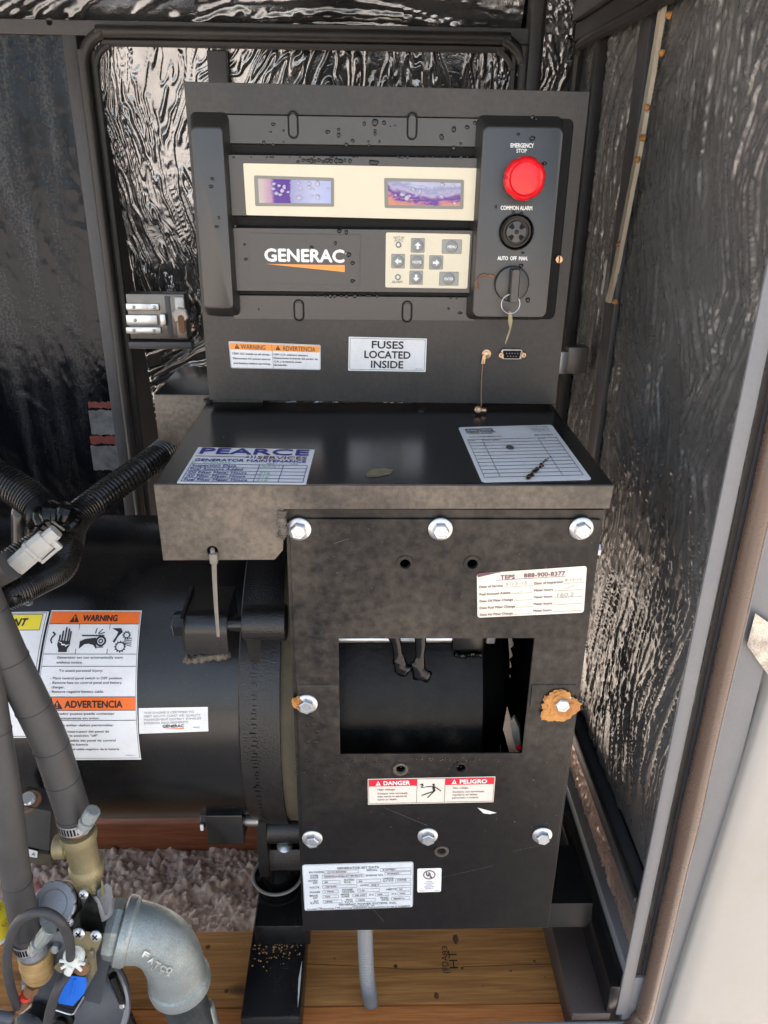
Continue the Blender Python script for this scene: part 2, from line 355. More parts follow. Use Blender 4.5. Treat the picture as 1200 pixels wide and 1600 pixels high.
# ------------------------------------------------------------------ flat print on labels
TC = {}
def text_geo(s):
    if s in TC: return TC[s]
    cu = bpy.data.curves.new('t', 'FONT'); cu.body = s; cu.size = 1; cu.resolution_u = 3
    ob = bpy.data.objects.new('t', cu); COL.objects.link(ob); bpy.context.view_layer.update()
    me = bpy.data.meshes.new_from_object(ob)
    v = np.array([q.co[:2] for q in me.vertices]).reshape(-1, 2); f = [tuple(p.vertices) for p in me.polygons]
    bpy.data.objects.remove(ob); bpy.data.curves.remove(cu); bpy.data.meshes.remove(me)
    v = v/CAPH; x0 = v[:, 0].min(); v[:, 0] -= x0
    TC[s] = (v, f, v[:, 0].max()); return TC[s]
CAPH = 1.0; _g = text_geo('H'); CAPH = _g[0][:, 1].max(); TC.clear()
class Label:
    """print surface: local coordinates 0..W, 0..H (y down) mapped by fn(u,v,h) -> world"""
    def __init__(s, W, H, fn): s.W, s.H, s.fn = W, H, fn; s.b = {}
    def grp(s, name, m): return s.b.setdefault((name, m.name), (MB(), m))[0]
    def pt(s, x, y, h): return s.fn(x/s.W, y/s.H, h)
    def poly(s, pts, m, name='print', h=.0006):
        s.grp(name, m).add([s.pt(x, y, h) for x, y in pts], [tuple(range(len(pts)-1, -1, -1))]); return s
    def rect(s, x0, y0, x1, y1, m, name='print', h=.0004, n=1):
        g = s.grp(name, m)
        for k in range(n):
            a, b = y0+(y1-y0)*k/n, y0+(y1-y0)*(k+1)/n
            g.add([s.pt(x0, b, h), s.pt(x1, b, h), s.pt(x1, a, h), s.pt(x0, a, h)], [(0, 1, 2, 3)])
        return s
    def frame(s, x0, y0, x1, y1, t, m, name='border', h=.0006, n=1):
        s.rect(x0, y0, x1, y0+t, m, name, h); s.rect(x0, y1-t, x1, y1, m, name, h)
        s.rect(x0, y0+t, x0+t, y1-t, m, name, h, n); s.rect(x1-t, y0+t, x1, y1-t, m, name, h, n); return s
    def text(s, t, x, y, hgt, m=None, al='l', w=None, name='lettering', bold=0.0, shear=0, h=.0008, rot=0):
        m = m or M_ink; v, f, tw = text_geo(t); sx = hgt if w is None else w/tw
        off = {'l': 0, 'c': -tw*sx/2, 'r': -tw*sx}[al]; g = s.grp(name, m)
        ca, sa = math.cos(rot), math.sin(rot)
        for bx, by in (((0, 0),) if not bold else ((-bold, 0), (bold, 0), (0, bold), (0, -bold))):
            P_ = []
            for q in v:
                a = q[0]*sx+off+shear*q[1]*hgt+bx*hgt; c = -q[1]*hgt+by*hgt
                P_.append(s.pt(x+a*ca-c*sa, y+a*sa+c*ca, h+(bx*.0004+by*.0006)))
            g.add(P_, f)
        return s
    def line(s, x0, y0, x1, y1, t, m=None, name='ruling', h=.0007):
        m = m or M_ink; d = math.hypot(x1-x0, y1-y0); nx, ny = -(y1-y0)/d*t/2, (x1-x0)/d*t/2
        return s.poly([(x0+nx, y0+ny), (x1+nx, y1+ny), (x1-nx, y1-ny), (x0-nx, y0-ny)], m, name, h)
    def warn(s, x, y, sz, m=None, m2=None):     # warning triangle with its mark
        m = m or M_ink; m2 = m2 or M_orange
        s.poly([(x-sz*.56, y+sz/2), (x+sz*.56, y+sz/2), (x, y-sz/2)], m, 'warning_triangle', .0007)
        s.poly([(x-sz*.05, y+sz*.16), (x+sz*.05, y+sz*.16), (x+sz*.08, y-sz*.2), (x-sz*.08, y-sz*.2)], m2, 'warning_mark', .0010)
        s.rect(x-sz*.06, y+sz*.24, x+sz*.06, y+sz*.36, m2, 'warning_mark', .0010)
    def done(s, parent):
        for (n, _), (mb, m) in s.b.items(): mb.build(n, m, parent, None)
def quad_fn(c, nrm):
    a, b, c_, d = [np.array(x) for x in c]; n = np.array(nrm)      # tl, tr, br, bl
    return lambda u, v, h: tuple((a*(1-u)+b*u)*(1-v)+(d*(1-u)+c_*u)*v+n*h)
def sheet(name, fn, m, parent, nu=1, nv=1, r=.06, asp=1.0, th=.0003):
    """label stock: rounded sheet following the surface"""
    mb = MB()
    if nu == 1 and nv == 1:
        o = [(x, 1-z*asp) for x, z in rrect(0, 0, 1, 1/asp, r, 4)]
        o = [(x, min(max(y, 0), 1)) for x, y in o]
        mb.loft([[fn(x, y, .00005) for x, y in o], [fn(x, y, th) for x, y in o]], cap0=False)
    else:
        for i in range(nu):
            for j in range(nv):
                mb.add([fn((i+a)/nu, (j+b)/nv, th) for a, b in ((0, 1), (1, 1), (1, 0), (0, 0))], [(0, 1, 2, 3)])
    return mb.build(name, m, parent, None if nu == 1 else 60)
def flatlabel(name, corners, Y, W, H, m, parent, r=.03, plane='Y'):
    c = [(P(x, y, Y) if plane == 'Y' else PZ(x, y, Y)) for x, y in corners]
    fn = quad_fn(c, (0, -1, 0) if plane == 'Y' else (0, 0, 1))
    s = sheet(name, fn, m, parent, r=r, asp=W/H)
    return s, Label(W, H, fn)
# ================================================================== SETTING
YB, XR, ZTOP = .46, .30, .54                 # back wall, right wall, roof of the enclosure
GZ = -.93
def grav():
    x0, x1, y0, y1, st = -.75, .40, -.05, .46, .0022
    w_, h = int((x1-x0)/st), int((y1-y0)/st); rng = np.random.default_rng(3)
    yy, xx = np.mgrid[0:h, 0:w_]; H = np.zeros((h, w_))
    H += (vnoise(h, w_, 14, rng)-.5)*.02
    for n, (ra, rb) in ((9500, (.0025, .0055)), (1500, (.005, .009)), (60, (.010, .016))):
        for _ in range(n):
            cx, cy, r = rng.random()*w_, rng.random()*h, (ra+(rb-ra)*rng.random())/st
            a, b = int(max(cy-r, 0)), int(min(cy+r+1, h)); c, d = int(max(cx-r, 0)), int(min(cx+r+1, w_))
            Y, X = np.mgrid[a:b, c:d]; e = .65+.5*rng.random(); t = rng.random()*3.14
            u = (X-cx)*math.cos(t)+(Y-cy)*math.sin(t); v = -(X-cx)*math.sin(t)+(Y-cy)*math.cos(t)
            q = 1-(u/r)**2-(v/(r*e))**2; z = np.sqrt(np.clip(q, 0, 1))*r*st*.7+H[int(min(cy, h-1)), int(min(cx, w_-1))]
            H[a:b, c:d] = np.where(q > 0, np.maximum(H[a:b, c:d], z), H[a:b, c:d])
    me = bpy.data.meshes.new('gravel'); co = np.stack([x0+xx*st, y0+yy*st, GZ+.004+H], -1)
    me.vertices.add(w_*h); me.vertices.foreach_set('co', co.astype(np.float32).ravel())
    a = (yy[:-1, :-1]*w_+xx[:-1, :-1]).ravel(); q = np.stack([a, a+1, a+w_+1, a+w_], 1)
    me.loops.add(q.size); me.loops.foreach_set('vertex_index', q.ravel().astype(np.int32))
    me.polygons.add(len(q)); me.polygons.foreach_set('loop_start', np.arange(0, q.size, 4, dtype=np.int32))
    me.update(); me.shade_smooth(); o = link('gravel', me, M_gravelp)
    tag(o, 'brown crushed gravel lying beneath the generator', kind='stuff')
grav()
g = MB(); g.add([(-60, -60, GZ-.02), (60, -60, GZ-.02), (60, 60, GZ-.02), (-60, 60, GZ-.02)], [(0, 1, 2, 3)])
tag(g.build('ground', M_gravel, None, None), 'tan gravel ground around the enclosure', kind='structure')
def wall(name, a, b, m, label):
    o = MB().box(a, b).build(name, m, None, None); return tag(o, label, kind='structure')
wb = wall('wall_back', (-1.6, YB+.21, -.47), (XR+.04, YB+.23, ZTOP), M_post, 'black rear wall of the enclosure lined with foil')
wr = wall('wall_right', (XR+.012, -.245, GZ-.02), (XR+.03, YB+.21, ZTOP), M_post, 'right wall of the enclosure lined with crumpled foil')
wall('ceiling', (-1.6, -.26, ZTOP), (XR+.04, YB+.23, ZTOP+.02), M_post, 'dark roof underside of the enclosure')
# -- back wall: foil panels, frame, seal, post
def B(px, py, Y=YB): return P(px, py, Y)
def rectfoil(name, px0, py0, px1, py1, Y, **k):
    a, b = B(px0, py0, Y), B(px1, py1, Y)
    return foil(name, (a.x, Y, b.z), (b.x-a.x, 0, 0), (0, 0, a.z-b.z), k.pop('m', M_foil), k.pop('parent', wb), **k)
x0, z1 = B(140, 55).x, B(140, 52).z
fo = foil('foil_sheet', (x0, YB+.205, -.62), (B(835, 60).x-x0, 0, 0), (0, -.190, z1+.62), M_foil, wb, 11, amp=.0058, step=.0018, base=60, spread=34, patch=.12, pspread=46, L=44, fold=6, calm=.30, wid=.48, sharp=.80, soft=.10, soften=5)
foil('foil_sheet', (B(838, 60).x, YB+.09, .10), (.11, 0, 0), (0, -.075, .36), M_foil, wb, 5, amp=.003, step=.002, base=80, spread=50, L=40, patch=.05)
foil('foil_sheet', (-1.0, YB+.02, .432), (1.21, 0, 0), (0, -.045, .105), M_foil, wb, 8, amp=.0035, step=.0028, base=8, spread=18, L=60, patch=.25, pspread=8, calm=.2)
foil('foil_sheet', (.225, YB-.00, .425), (.09, 0, 0), (0, -.025, .11), M_foil, wb, 9, amp=.003, step=.002, base=60, spread=70, L=12, patch=.05)
# left dark film panel
a = B(-130, 50, YB-.002); b = B(118, 50, YB-.002)
film = foil('film_panel', (a.x-.3, YB-.002, -.64), (b.x-a.x+.3, 0, 0), (0, 0, a.z+.64), M_film, wb, 21, amp=.0020, step=.005, base=118, spread=20, patch=.3, pspread=10, L=14, fold=3, calm=.42)
# sheet-metal head rail above the door, with its screw hole
z0, z1_ = B(60, 51, YB-.012).z, B(60, 30, YB-.012).z
hl = XZ(77, 34, YB-.012)
plate('head_rail', [[(-1.2, z0), (B(825, 50).x+.01, z0-.004), (B(825, 50).x+.01, z1_), (-1.2, z1_)], circ(hl[0], hl[1], .004)], YB-.012, .012, M_post, wb, .001)
# door seal round the back opening
xs0, xs1, zt = B(131, 100, YB-.02).x, B(822, 60, YB-.02).x, B(400, 53, YB-.02).z
zb = -.62; r_ = .045
def seal_path(x0, x1, zt, Y, r, zb):
    p = [(x0, Y, zb), (x0, Y, (zb+zt)/2), (x0, Y, zt-r*1.3), (x0, Y, zt-r)]
    for k in range(1, 6):
        t = math.radians(180-15*k); p.append((x0+r+r*math.cos(t), Y, zt-r+r*math.sin(t)))
    p += [(x0+r, Y, zt), ((x0+x1)/2, Y, zt), (x1-r, Y, zt)]
    for k in range(1, 6):
        t = math.radians(90-15*k); p.append((x1-r+r*math.cos(t), Y, zt-r+r*math.sin(t)))
    return p+[(x1, Y, zt-r), (x1, Y, (zb+zt)/2), (x1, Y, zb)]
MB().tube(seal_path(xs0, xs1, zt, YB-.02, r_, zb), .0085, 10, 4).build('door_seal', M_seal, wb)
MB().tube(seal_path(xs0+.014, xs1-.014, zt-.013, YB-.014, r_*.8, zb), .0055, 8, 4).build('door_seal', M_seal, wb)
# frame flanges beside the seal
xl = xs0
MB().box((xl-.030, YB-.010, -.62), (xl-.010, YB+.006, zt+.004), .001).build('door_frame', M_post, wb)
MB().box((xs1+.004, YB-.03, -.62), (xs1+.020, YB+.01, ZTOP), .001).build('corner_post', M_post, wb)
MB().box((xs1+.020, YB-.012, -.62), (xs1+.028, YB+.01, ZTOP), .001).build('corner_post', M_seal, wb)
p0, p1 = B(321, 60, YB-.008), B(352, 60, YB-.008)
MB().box((p0.x, YB-.008, -.60), (p1.x, YB+.008, zt-.02), .0015).build('stiffener_post', M_post, wb)
# white and red reflection in the dark film, painted as flat patches
def reflection_patches():
    for y0, y1, m, s in ((627, 638, M_reflr, 3), (640, 680, M_reflw, 4), (681, 694, M_reflr, 5), (696, 735, M_reflw, 6)):
        a, b = B(137+(y0-627)*.06, y0, YB-.006), B(184+(y0-627)*.16, y1, YB-.006); rnd = random.Random(s)
        n = 14; t = [(a.x+(b.x-a.x)*i/n, YB-.0065, a.z+rnd.uniform(-.002, .001)) for i in range(n+1)]
        u = [(a.x+(b.x-a.x)*i/n, YB-.0065, b.z+rnd.uniform(-.001, .002)) for i in range(n+1)]
        MB().add(t+u, [(i, i+1, n+2+i, n+1+i) for i in range(n)]) 
        mb = MB(); mb.add(t+u, [(i, n+1+i, n+2+i, i+1) for i in range(n)])
        mb.build('painted_reflection_patch', m, wb, None)
M_reflw = worn('white_reflection_tint', (.16, .16, .16), .5, (.03, .03, .035), .95, 60, pstr=0)
M_reflr = worn('red_reflection_tint', (.20, .035, .02), .5, (.04, .03, .03), .9, 60, pstr=0)
reflection_patches()
# -- right wall
a_, b_ = PX(940, 60, XR), PX(905, 1130, XR)
zlo = -.50
yj = -.245
foil('foil_sheet', (XR+.006, YB-.012, zlo), (0, yj-YB+.012, 0), (0, 0, .535-zlo), M_foilr, wr, 31, amp=.0034, step=.0020, base=92, spread=34, patch=.13, pspread=40, L=60, fold=3, calm=.08, sharp=.55, wid=.42, soft=.25)
foil('foil_sheet', (XR+.010, YB-.012, -.64), (0, yj-YB+.012, 0), (0, 0, .115), M_foilb, wr, 37, amp=.0028, step=.0024, base=75, spread=50, patch=.08, L=14)
# frame of the opening in the right wall: two posts and a sloping head, seal along them
ya = PX(906, 120, XR-.01).y
MB().box((XR-.012, .335, -.5), (XR+.004, .352, .425), .002).build('frame_post', M_seal, wr)
yp = PX(985, 100, XR-.012)
p_a, p_b = PX(978, 100, XR-.014), PX(998, 100, XR-.014)
MB().box((XR-.003, p_b.y+.012, -.18), (XR+.004, p_a.y, .402), .001).build('stiffener_post', M_post, wr)
z_h = PX(905, 45, XR-.012)
MB().box((XR-.016, -.24, .415), (XR+.004, .452, .438), .003).build('head_rail', M_seal, wr)
MB().box((XR-.022, -.24, .440), (XR+.004, .452, .465), .003).build('head_rail', M_post, wr)
MB().tube([(XR-.012, .44, -.48), (XR-.012, .44, 0), (XR-.012, .44, .37), (XR-.012, .43, .40), (XR-.012, .40, .409), (XR-.012, .2, .409), (XR-.012, -.22, .409)], .007, 8, 4).build('door_seal', M_seal, wr)
# bottom rail of the wall, depth direction
MB().box((XR-.012, yj, -.535), (XR+.010, YB, -.510), .003).build('bottom_rail', M_post, wr)
MB().tube([(XR-.012, yj, -.508), (XR-.012, .1, -.506), (XR-.012, YB, -.508)], .004, 8, 2).build('door_seal', M_seal, wr)
MB().tube([(XR-.001, yj+.006, .5), (XR-.001, yj+.006, 0), (XR-.001, yj+.006, -.52)], .0035, 8, 20, rf=lambda t: .0035+.0007*math.sin(t*260)).build('edge_caulk', M_seal, wr)
# cream tape strip on the foil
def wallstrip(name, pts, wd, m, label=None, X=XR-.007):
    mb = MB(); L = []
    for k, (px, py) in enumerate(pts):
        c = PX(px, py, X); L.append(c)
    v = []; rnd = random.Random(3)
    fine = []
    for k in range(len(L)-1):
        for i in range(10): fine.append(L[k].lerp(L[k+1], i/10))
    fine.append(L[-1])
    for c in fine:
        a = wd/2*(1+rnd.uniform(-.06, .10)); v += [c+Vector((0, -a, 0)), c+Vector((0, a, 0)), c+Vector((.005, -a, 0)), c+Vector((.005, a, 0))]
    n = len(fine)
    for k in range(n-1):
        i = 4*k; mb.add(v[i:i+8], [(0, 1, 5, 4), (0, 4, 6, 2), (1, 3, 7, 5)])
    o = mb.build(name, m, wr, None)
    if label: o['label'] = label
wallstrip('tape_strip', [(1033, 6), (1016, 110), (994, 240), (973, 350), (956, 440), (948, 472)], .0125, M_cream_tape, 'long cream tape strip running down the foil')
for (x, y) in ((1040, 25), (1028, 85), (1005, 170), (997, 215), (990, 250), (962, 380), (955, 470)):
    c = PX(x+11, y, XR-.003); mb = MB(); mb.lathe([(.0005, 0), (.004, .002), (.003, .006), (.0005, .008)], c, (-1, random.uniform(-.4, .4), random.uniform(-.5, .5)), 7).build('glue_blob', M_fluff, wr)
# -- jamb round the front opening (front right)
YJ = -.25
def jx(px, py, Y=YJ): return P(px, py, Y).x
XJ = [jx(1103, 900), jx(1126, 900), jx(1143, 900), jx(1176, 900), jx(1181, 900)]
jm = root('enclosure_frame', (XJ[0], YJ, -.68), 'grey steel frame of the open enclosure with rubber trim coloured by a painted brown reflection, right edge', 'frame')
MB().box((XJ[0]-.001, YJ, -.70), (XJ[1], YJ+.004, .52), .001).build('frame_flange_or_reflection', M_jamb, jm)
MB().box((XJ[1]-.001, YJ+.006, -.70), (XJ[2], YJ+.02, .62)).build('trim_groove', M_seal, jm)
rt = (XJ[3]-XJ[2])/2; xt = (XJ[3]+XJ[2])/2
zs = P(600, 1603, YJ).z
def trimr(t): return rt*(1+.12*math.exp(-((t-.40)/.02)**2)+.02*math.sin(t*70))
MB().tube([(xt, YJ-.004, .62), (xt, YJ-.004, .3), (xt, YJ-.004, .1), (xt, YJ-.004, -.1), (xt, YJ-.004, -.3), (xt, YJ-.004, -.5), (xt-.001, YJ-.004, zs+.040), (xt-.006, YJ-.004, zs+.012), (xt-.022, YJ-.004, zs-.008), (xt-.10, YJ-.004, zs-.016), (-.3, YJ-.004, zs-.016), (-1.2, YJ-.004, zs-.016)], rt, 20, 8, rf=trimr).build('rubber_trim', M_trim, jm)
MB().box((XJ[3]-.002, YJ-.004, -.72), (XJ[4], YJ+.01, .62), .001).build('trim_lip', M_jamb, jm)
XG = jx(1230, 1075)
XE = jx(1196, 1590)
MB().loft([[(XJ[4]-.001, YJ+.004, z), (XJ[4]+.030, YJ+.002, z), (XJ[4]+.034, YJ+.008, z), (XJ[4]+.034, YJ+.03, z), (XJ[4], YJ+.03, z)] for z in (-.78, .62)]).build('frame_flange_or_reflection', M_jamb, jm, 30)  # grey here paints the dark reflection on the beige panel's inner side
# beige outer panel whose slanted edge follows the painted reflection beside it
def bp(px, py, Y): p = P(px, py, Y); return (p.x, p.y, p.z)
be = MB(); Lp = []
for py in (1640, 1560, 1480, 1337, 1200, 1075, 900, 700):
    xa = 1119-(py-1337)*.315
    r0 = P(xa, py, YJ-.004); r1 = P(xa+8, py, YJ-.007); r2 = P(xa+40, py, YJ-.009); r3 = Vector((max(XE, r2.x+.01), YJ-.009, r2.z))
    Lp.append([r0, r1, r2, r3, r3+Vector((0, .03, 0)), r0+Vector((0, .03, 0))])
be.loft(Lp).build('beige_panel', M_beige, jm, 60)
s_, lb = flatlabel('foil_sticker', [(1180, 958), (1240, 1000), (1225, 1090), (1167, 1008)], YJ-.0035, 10, 10, M_foilst, jm, r=.01)
lb.poly([(3, 1.5), (10, 3.5), (10, 6), (4.5, 4)], M_white, 'sticker_stripe').done(s_)
MB().lathe([(.0005, 0), (.003, .0005), (.0025, .003), (.0005, .004)], P(1080, 1311, YJ-.004), (0, -1, 0), 8).build('paint_chip', M_white, jm)
MB().box((-1.2, YJ-.003, zs-.02), (xt-.02, YJ+.0015, zs+.002), .002).build('sill_rail', M_jamb, jm)
# ------------------------------------------------------------------ timbers and skid
ZT = -.745
def timber(x0, x1, y0, y1, zt, h, m, label):
    r_ = root('timber', ((x0+x1)/2, (y0+y1)/2, zt-h), label, 'timber', 'timbers under the generator')
    return r_, MB().box((x0, y0, zt-h), (x1, y1, zt), .0015).build('board', m, r_)
ta, tb = PZ(600, 1452, ZT), PZ(600, 1571, ZT)
t1, b1 = timber(-.8, .262, tb.y+.0015, ta.y, ZT, .10, M_wood, 'wide amber timber with dark knots and black stamp below the cabinet')
tc_ = PZ(600, 1600, ZT)
timber(-.8, PZ(893, 1580, ZT).x, tc_.y-.01, tb.y, ZT-.001, .10, M_woodlit, 'narrow orange strip along the front sill, sunlight on the timber put into its colour')  # sunlit edge of the front timber, added as a brighter board
timber(-.8, .262, PZ(600, 1325, -.925).y, PZ(600, 1325, -.925).y+.15, -.86, .068, M_wood3, 'dark red-brown timber seen below the barrel, behind the gravel gap')
# stamp and knots on the front timber
lbs = Label(1, 1, lambda u, v, h: tuple(np.array(PZ(u*1200, v*1600, ZT+h))))
def stamp(t, px, py, hgt, ln):
    a = PZ(px, py, ZT); s = px2m(px, py, a.y, 1)
    v, f, tw = text_geo(t); k = ln/tw; g = lbs.grp('stamp', M_stamp)
    g.add([(a.x-q[1]*hgt, a.y+q[0]*k, ZT+.0005) for q in v], f)
M_stamp = new('faded_black_stamp', (.045, .025, .012), .8)[0]
stamp('HT', 716, 1513, .0115, .026); stamp('(FDA', 702, 1521, .0085, .026); stamp('83', 700, 1493, .0075, .014)
lbs.done(b1)
M_knot = worn('timber_knot', (.10, .04, .016), .7, (.28, .13, .05), .7, 150, pstr=0)
for px, py, r, e in ((712, 1467, .006, 1.9), (722, 1513, .0032, 1), (682, 1556, .005, 1.3), (523, 1498, .002, 1), (618, 1510, .004, 1), (835, 1502, .0025, 1), (798, 1517, .0022, 1), (852, 1527, .0014, 1), (754, 1541, .0012, 1), (325, 1480, .005, 1), (354, 1549, .004, 1), (310, 1475, .003, 1)):
    c = PZ(px, py, ZT); r *= .7
    m_ = MB(); m_.add([(c.x+r*math.cos(a)*random.uniform(.8, 1.15), c.y+r*e*math.sin(a)*random.uniform(.8, 1.15), ZT+.0003) for a in [i*math.pi/8 for i in range(16)]], [tuple(range(16))]); m_.build('knot', M_knot, b1, None)
m_ = MB()
for pts in ([(430, 1504), (560, 1510), (640, 1515), (715, 1513)], [(722, 1511), (800, 1508), (880, 1506)]):
    q = [PZ(x, y, ZT) for x, y in pts]
    for a, b in zip(q, q[1:]): m_.add([(a.x, a.y-.0005, ZT+.0003), (b.x, b.y-.0005, ZT+.0003), (b.x, b.y+.0005, ZT+.0003), (a.x, a.y+.0005, ZT+.0003)], [(0, 1, 2, 3)])
m_.build('drying_crack', M_knot, b1, None)
# black skid rail on the left of the cabinet and grey-brown one on the right, running front to back
ZS = -.70
sk = root('skid_rail', (-.13, -.2, ZS-.07), 'black steel skid rail with rust crumbs, left of the grey conduit', 'skid rail', 'skid rails of the generator')
qa, qb, qc, qd = PZ(398, 1452, ZS), PZ(462, 1455, ZS), PZ(462, 1598, ZS), PZ(370, 1600, ZS)
xL, xRr = (qa.x+qd.x)/2, (qc.x+PZ(486, 1455, ZS).x)/2
MB().box((xL, YJ+.002, ZS-.07), (xRr, .40, ZS), .004).build('rail_beam', M_gloss, sk)
foot = MB(); foot.box((PZ(397, 1448, -.665).x, PZ(400, 1448, -.665).y, ZS-.001), (PZ(484, 1448, -.665).x, PZ(400, 1365, -.665).y, -.665), .002).build('foot_plate', M_gloss, sk)
crumbs = MB(); rnd = random.Random(2)
for _ in range(150):
    c = PZ(rnd.gauss(432, 22), rnd.gauss(1478, 14), ZS); r = rnd.uniform(.0004, .0013)
    crumbs.lathe([(.0001, 0), (r, r*.3), (r*.5, r)], (c.x, c.y, ZS), (0, 0, 1), 5)
tag(crumbs.build('rust_crumbs', M_fluff, sk), kind='stuff')
chip = MB(); cx = [PZ(x, y, ZS+.0006) for x, y in ((476, 1500), (482, 1512), (478, 1530), (480, 1550), (474, 1575), (470, 1545), (470, 1528))]
xo = xRr-.0035
chip.add([(xo-abs(c.x-cx[1].x)*.3, c.y, ZS+.0006) if i > 3 else (xo, c.y, ZS+.0006) for i, c in enumerate(cx)], [tuple(range(7))]); chip.build('bare_patch', M_paper2, sk, None)
skr = root('skid_rail', (.25, -.2, ZS-.05), 'grey-brown steel skid rail in the right bottom corner', 'skid rail', 'skid rails of the generator')
u0, u1 = PZ(856, 1455, -.66), PZ(955, 1560, -.66)
rr0 = PZ(905, 1500, -.66)
M_railb = worn('brown_grey_beam', (.050, .037, .032), .4, (.10, .078, .065), .6, 14)
MB().box((.235, YJ+.002, -.76), (.283, .42, -.700), .002).build('rail_beam', M_railb, skr)
MB().box((.276, YJ+.002, -.70), (.296, .42, -.652), .002).build('rail_web', M_gloss, skr)
MB().box((.297, YJ+.002, -.72), (XR+.03, .42, -.636), .002).build('rail_flange', M_jamb, skr)
q0, q1 = P(850, 1412, -.19), P(915, 1448, -.19)
MB().loft([[(q0.x, y, q1.z), (q1.x, y, q1.z), (q1.x+.006, y, q1.z+.012), (q1.x+.004, y, q0.z), (q0.x, y, q0.z)] for y in (-.19, -.10)]).build('mount_bracket', M_gloss, skr, 30)
# ================================================================== CONTROL CABINET
YS = -.012                                   # front of the raised plastic parts
cc = root('control_cabinet', (0, .09, 0), 'black control cabinet with cream displays, keypad and red stop button', 'control cabinet')
o_ = [(-.1978, .002), (.1985, -.001), (.2003, .3175), (-.1978, .3206)]
ix0, iz1 = XZ(305, 170, 0); ix1, iz0 = XZ(868, 507, 0)
hs = XZ(873, 405, 0)
plate('front_panel', [o_, rrect(ix0+.002, iz0+.006, ix1-.002, iz1-.004, .006)], 0, .002, M_powder, cc, .0006)
MB().loft([[(x, y, z) for x, z in ((-.1975, .003), (.198, .0), (.1998, .317), (-.1975, .320))] for y in (.003, .17)]).build('cabinet_body', M_powder, cc, 30)
frustum('insert_base', ix0+.001, iz0+.001, ix1-.001, iz1-.001, .0025, .0015, M_dark, cc, l=.001, t=.001)
def fr(name, px0, py0, px1, py1, yb, yf, m, parent=cc, **k):
    a, b = XZ(px0, py0, yf), XZ(px1, py1, yf); c = XZ(px0, py1, yf), XZ(px1, py0, yf)
    return frustum(name, (a[0]+c[0][0])/2, (b[1]+c[0][1])/2, (b[0]+c[1][0])/2, (a[1]+c[1][1])/2, yb, yf, m, parent, **k)
ups = fr('upper_strip', 344, 180, 757, 229, .002, -.0015, M_plastic, l=.0015, t=.0015, rad=.002)
los = fr('lower_strip', 362, 461, 745, 502, .002, -.0015, M_plastic, l=.0015, t=.0015, rad=.002)
gb = fr('handle_bar', 303, 171, 364, 500, .002, -.020, M_plastic, l=.004, r=.005, t=.016, b=.012, rad=.006, rnd=.002)
dm = fr('display_module', 341, 241, 755, 342, .002, -.0085, M_plastic, l=.0015, r=.0015, t=.002, b=.002, rad=.0015)
lm = fr('logo_module', 350, 355, 750, 459, .002, -.0075, M_plastic, l=.0015, r=.0015, t=.002, b=.002, rad=.0015)
sp = fr('switch_panel', 738, 177, 872, 506, .002, -.021, M_plastic, l=.006, r=.0035, t=.012, b=.007, rad=.007, rnd=.002)
# slots with rounded ends
for (px, py, par) in ((458, 195, ups), (644, 197, ups), (467, 485, los), (636, 487, los)):
    c = XZ(px, py, -.002); w_ = px2m(px, py, 0, 8.5); h_ = px2m(px, py, 0, 20 if py < 300 else 17)
    rim = plate('slot_rim', [rrect(c[0]-w_, c[1]-h_, c[0]+w_, c[1]+h_, w_), rrect(c[0]-w_*.72, c[1]-h_+w_*.28, c[0]+w_*.72, c[1]+h_-w_*.28, w_*.72)], -.0022, .0012, M_dark, par, .0002)
    a = (c[0]-w_*.7, c[1]-h_*.85); plate('slot_tab', [rrect(a[0], a[1], c[0]+w_*.7, c[1]+h_*.78, w_*.7)], -.0026, .002, M_plastic, rim, .0006)
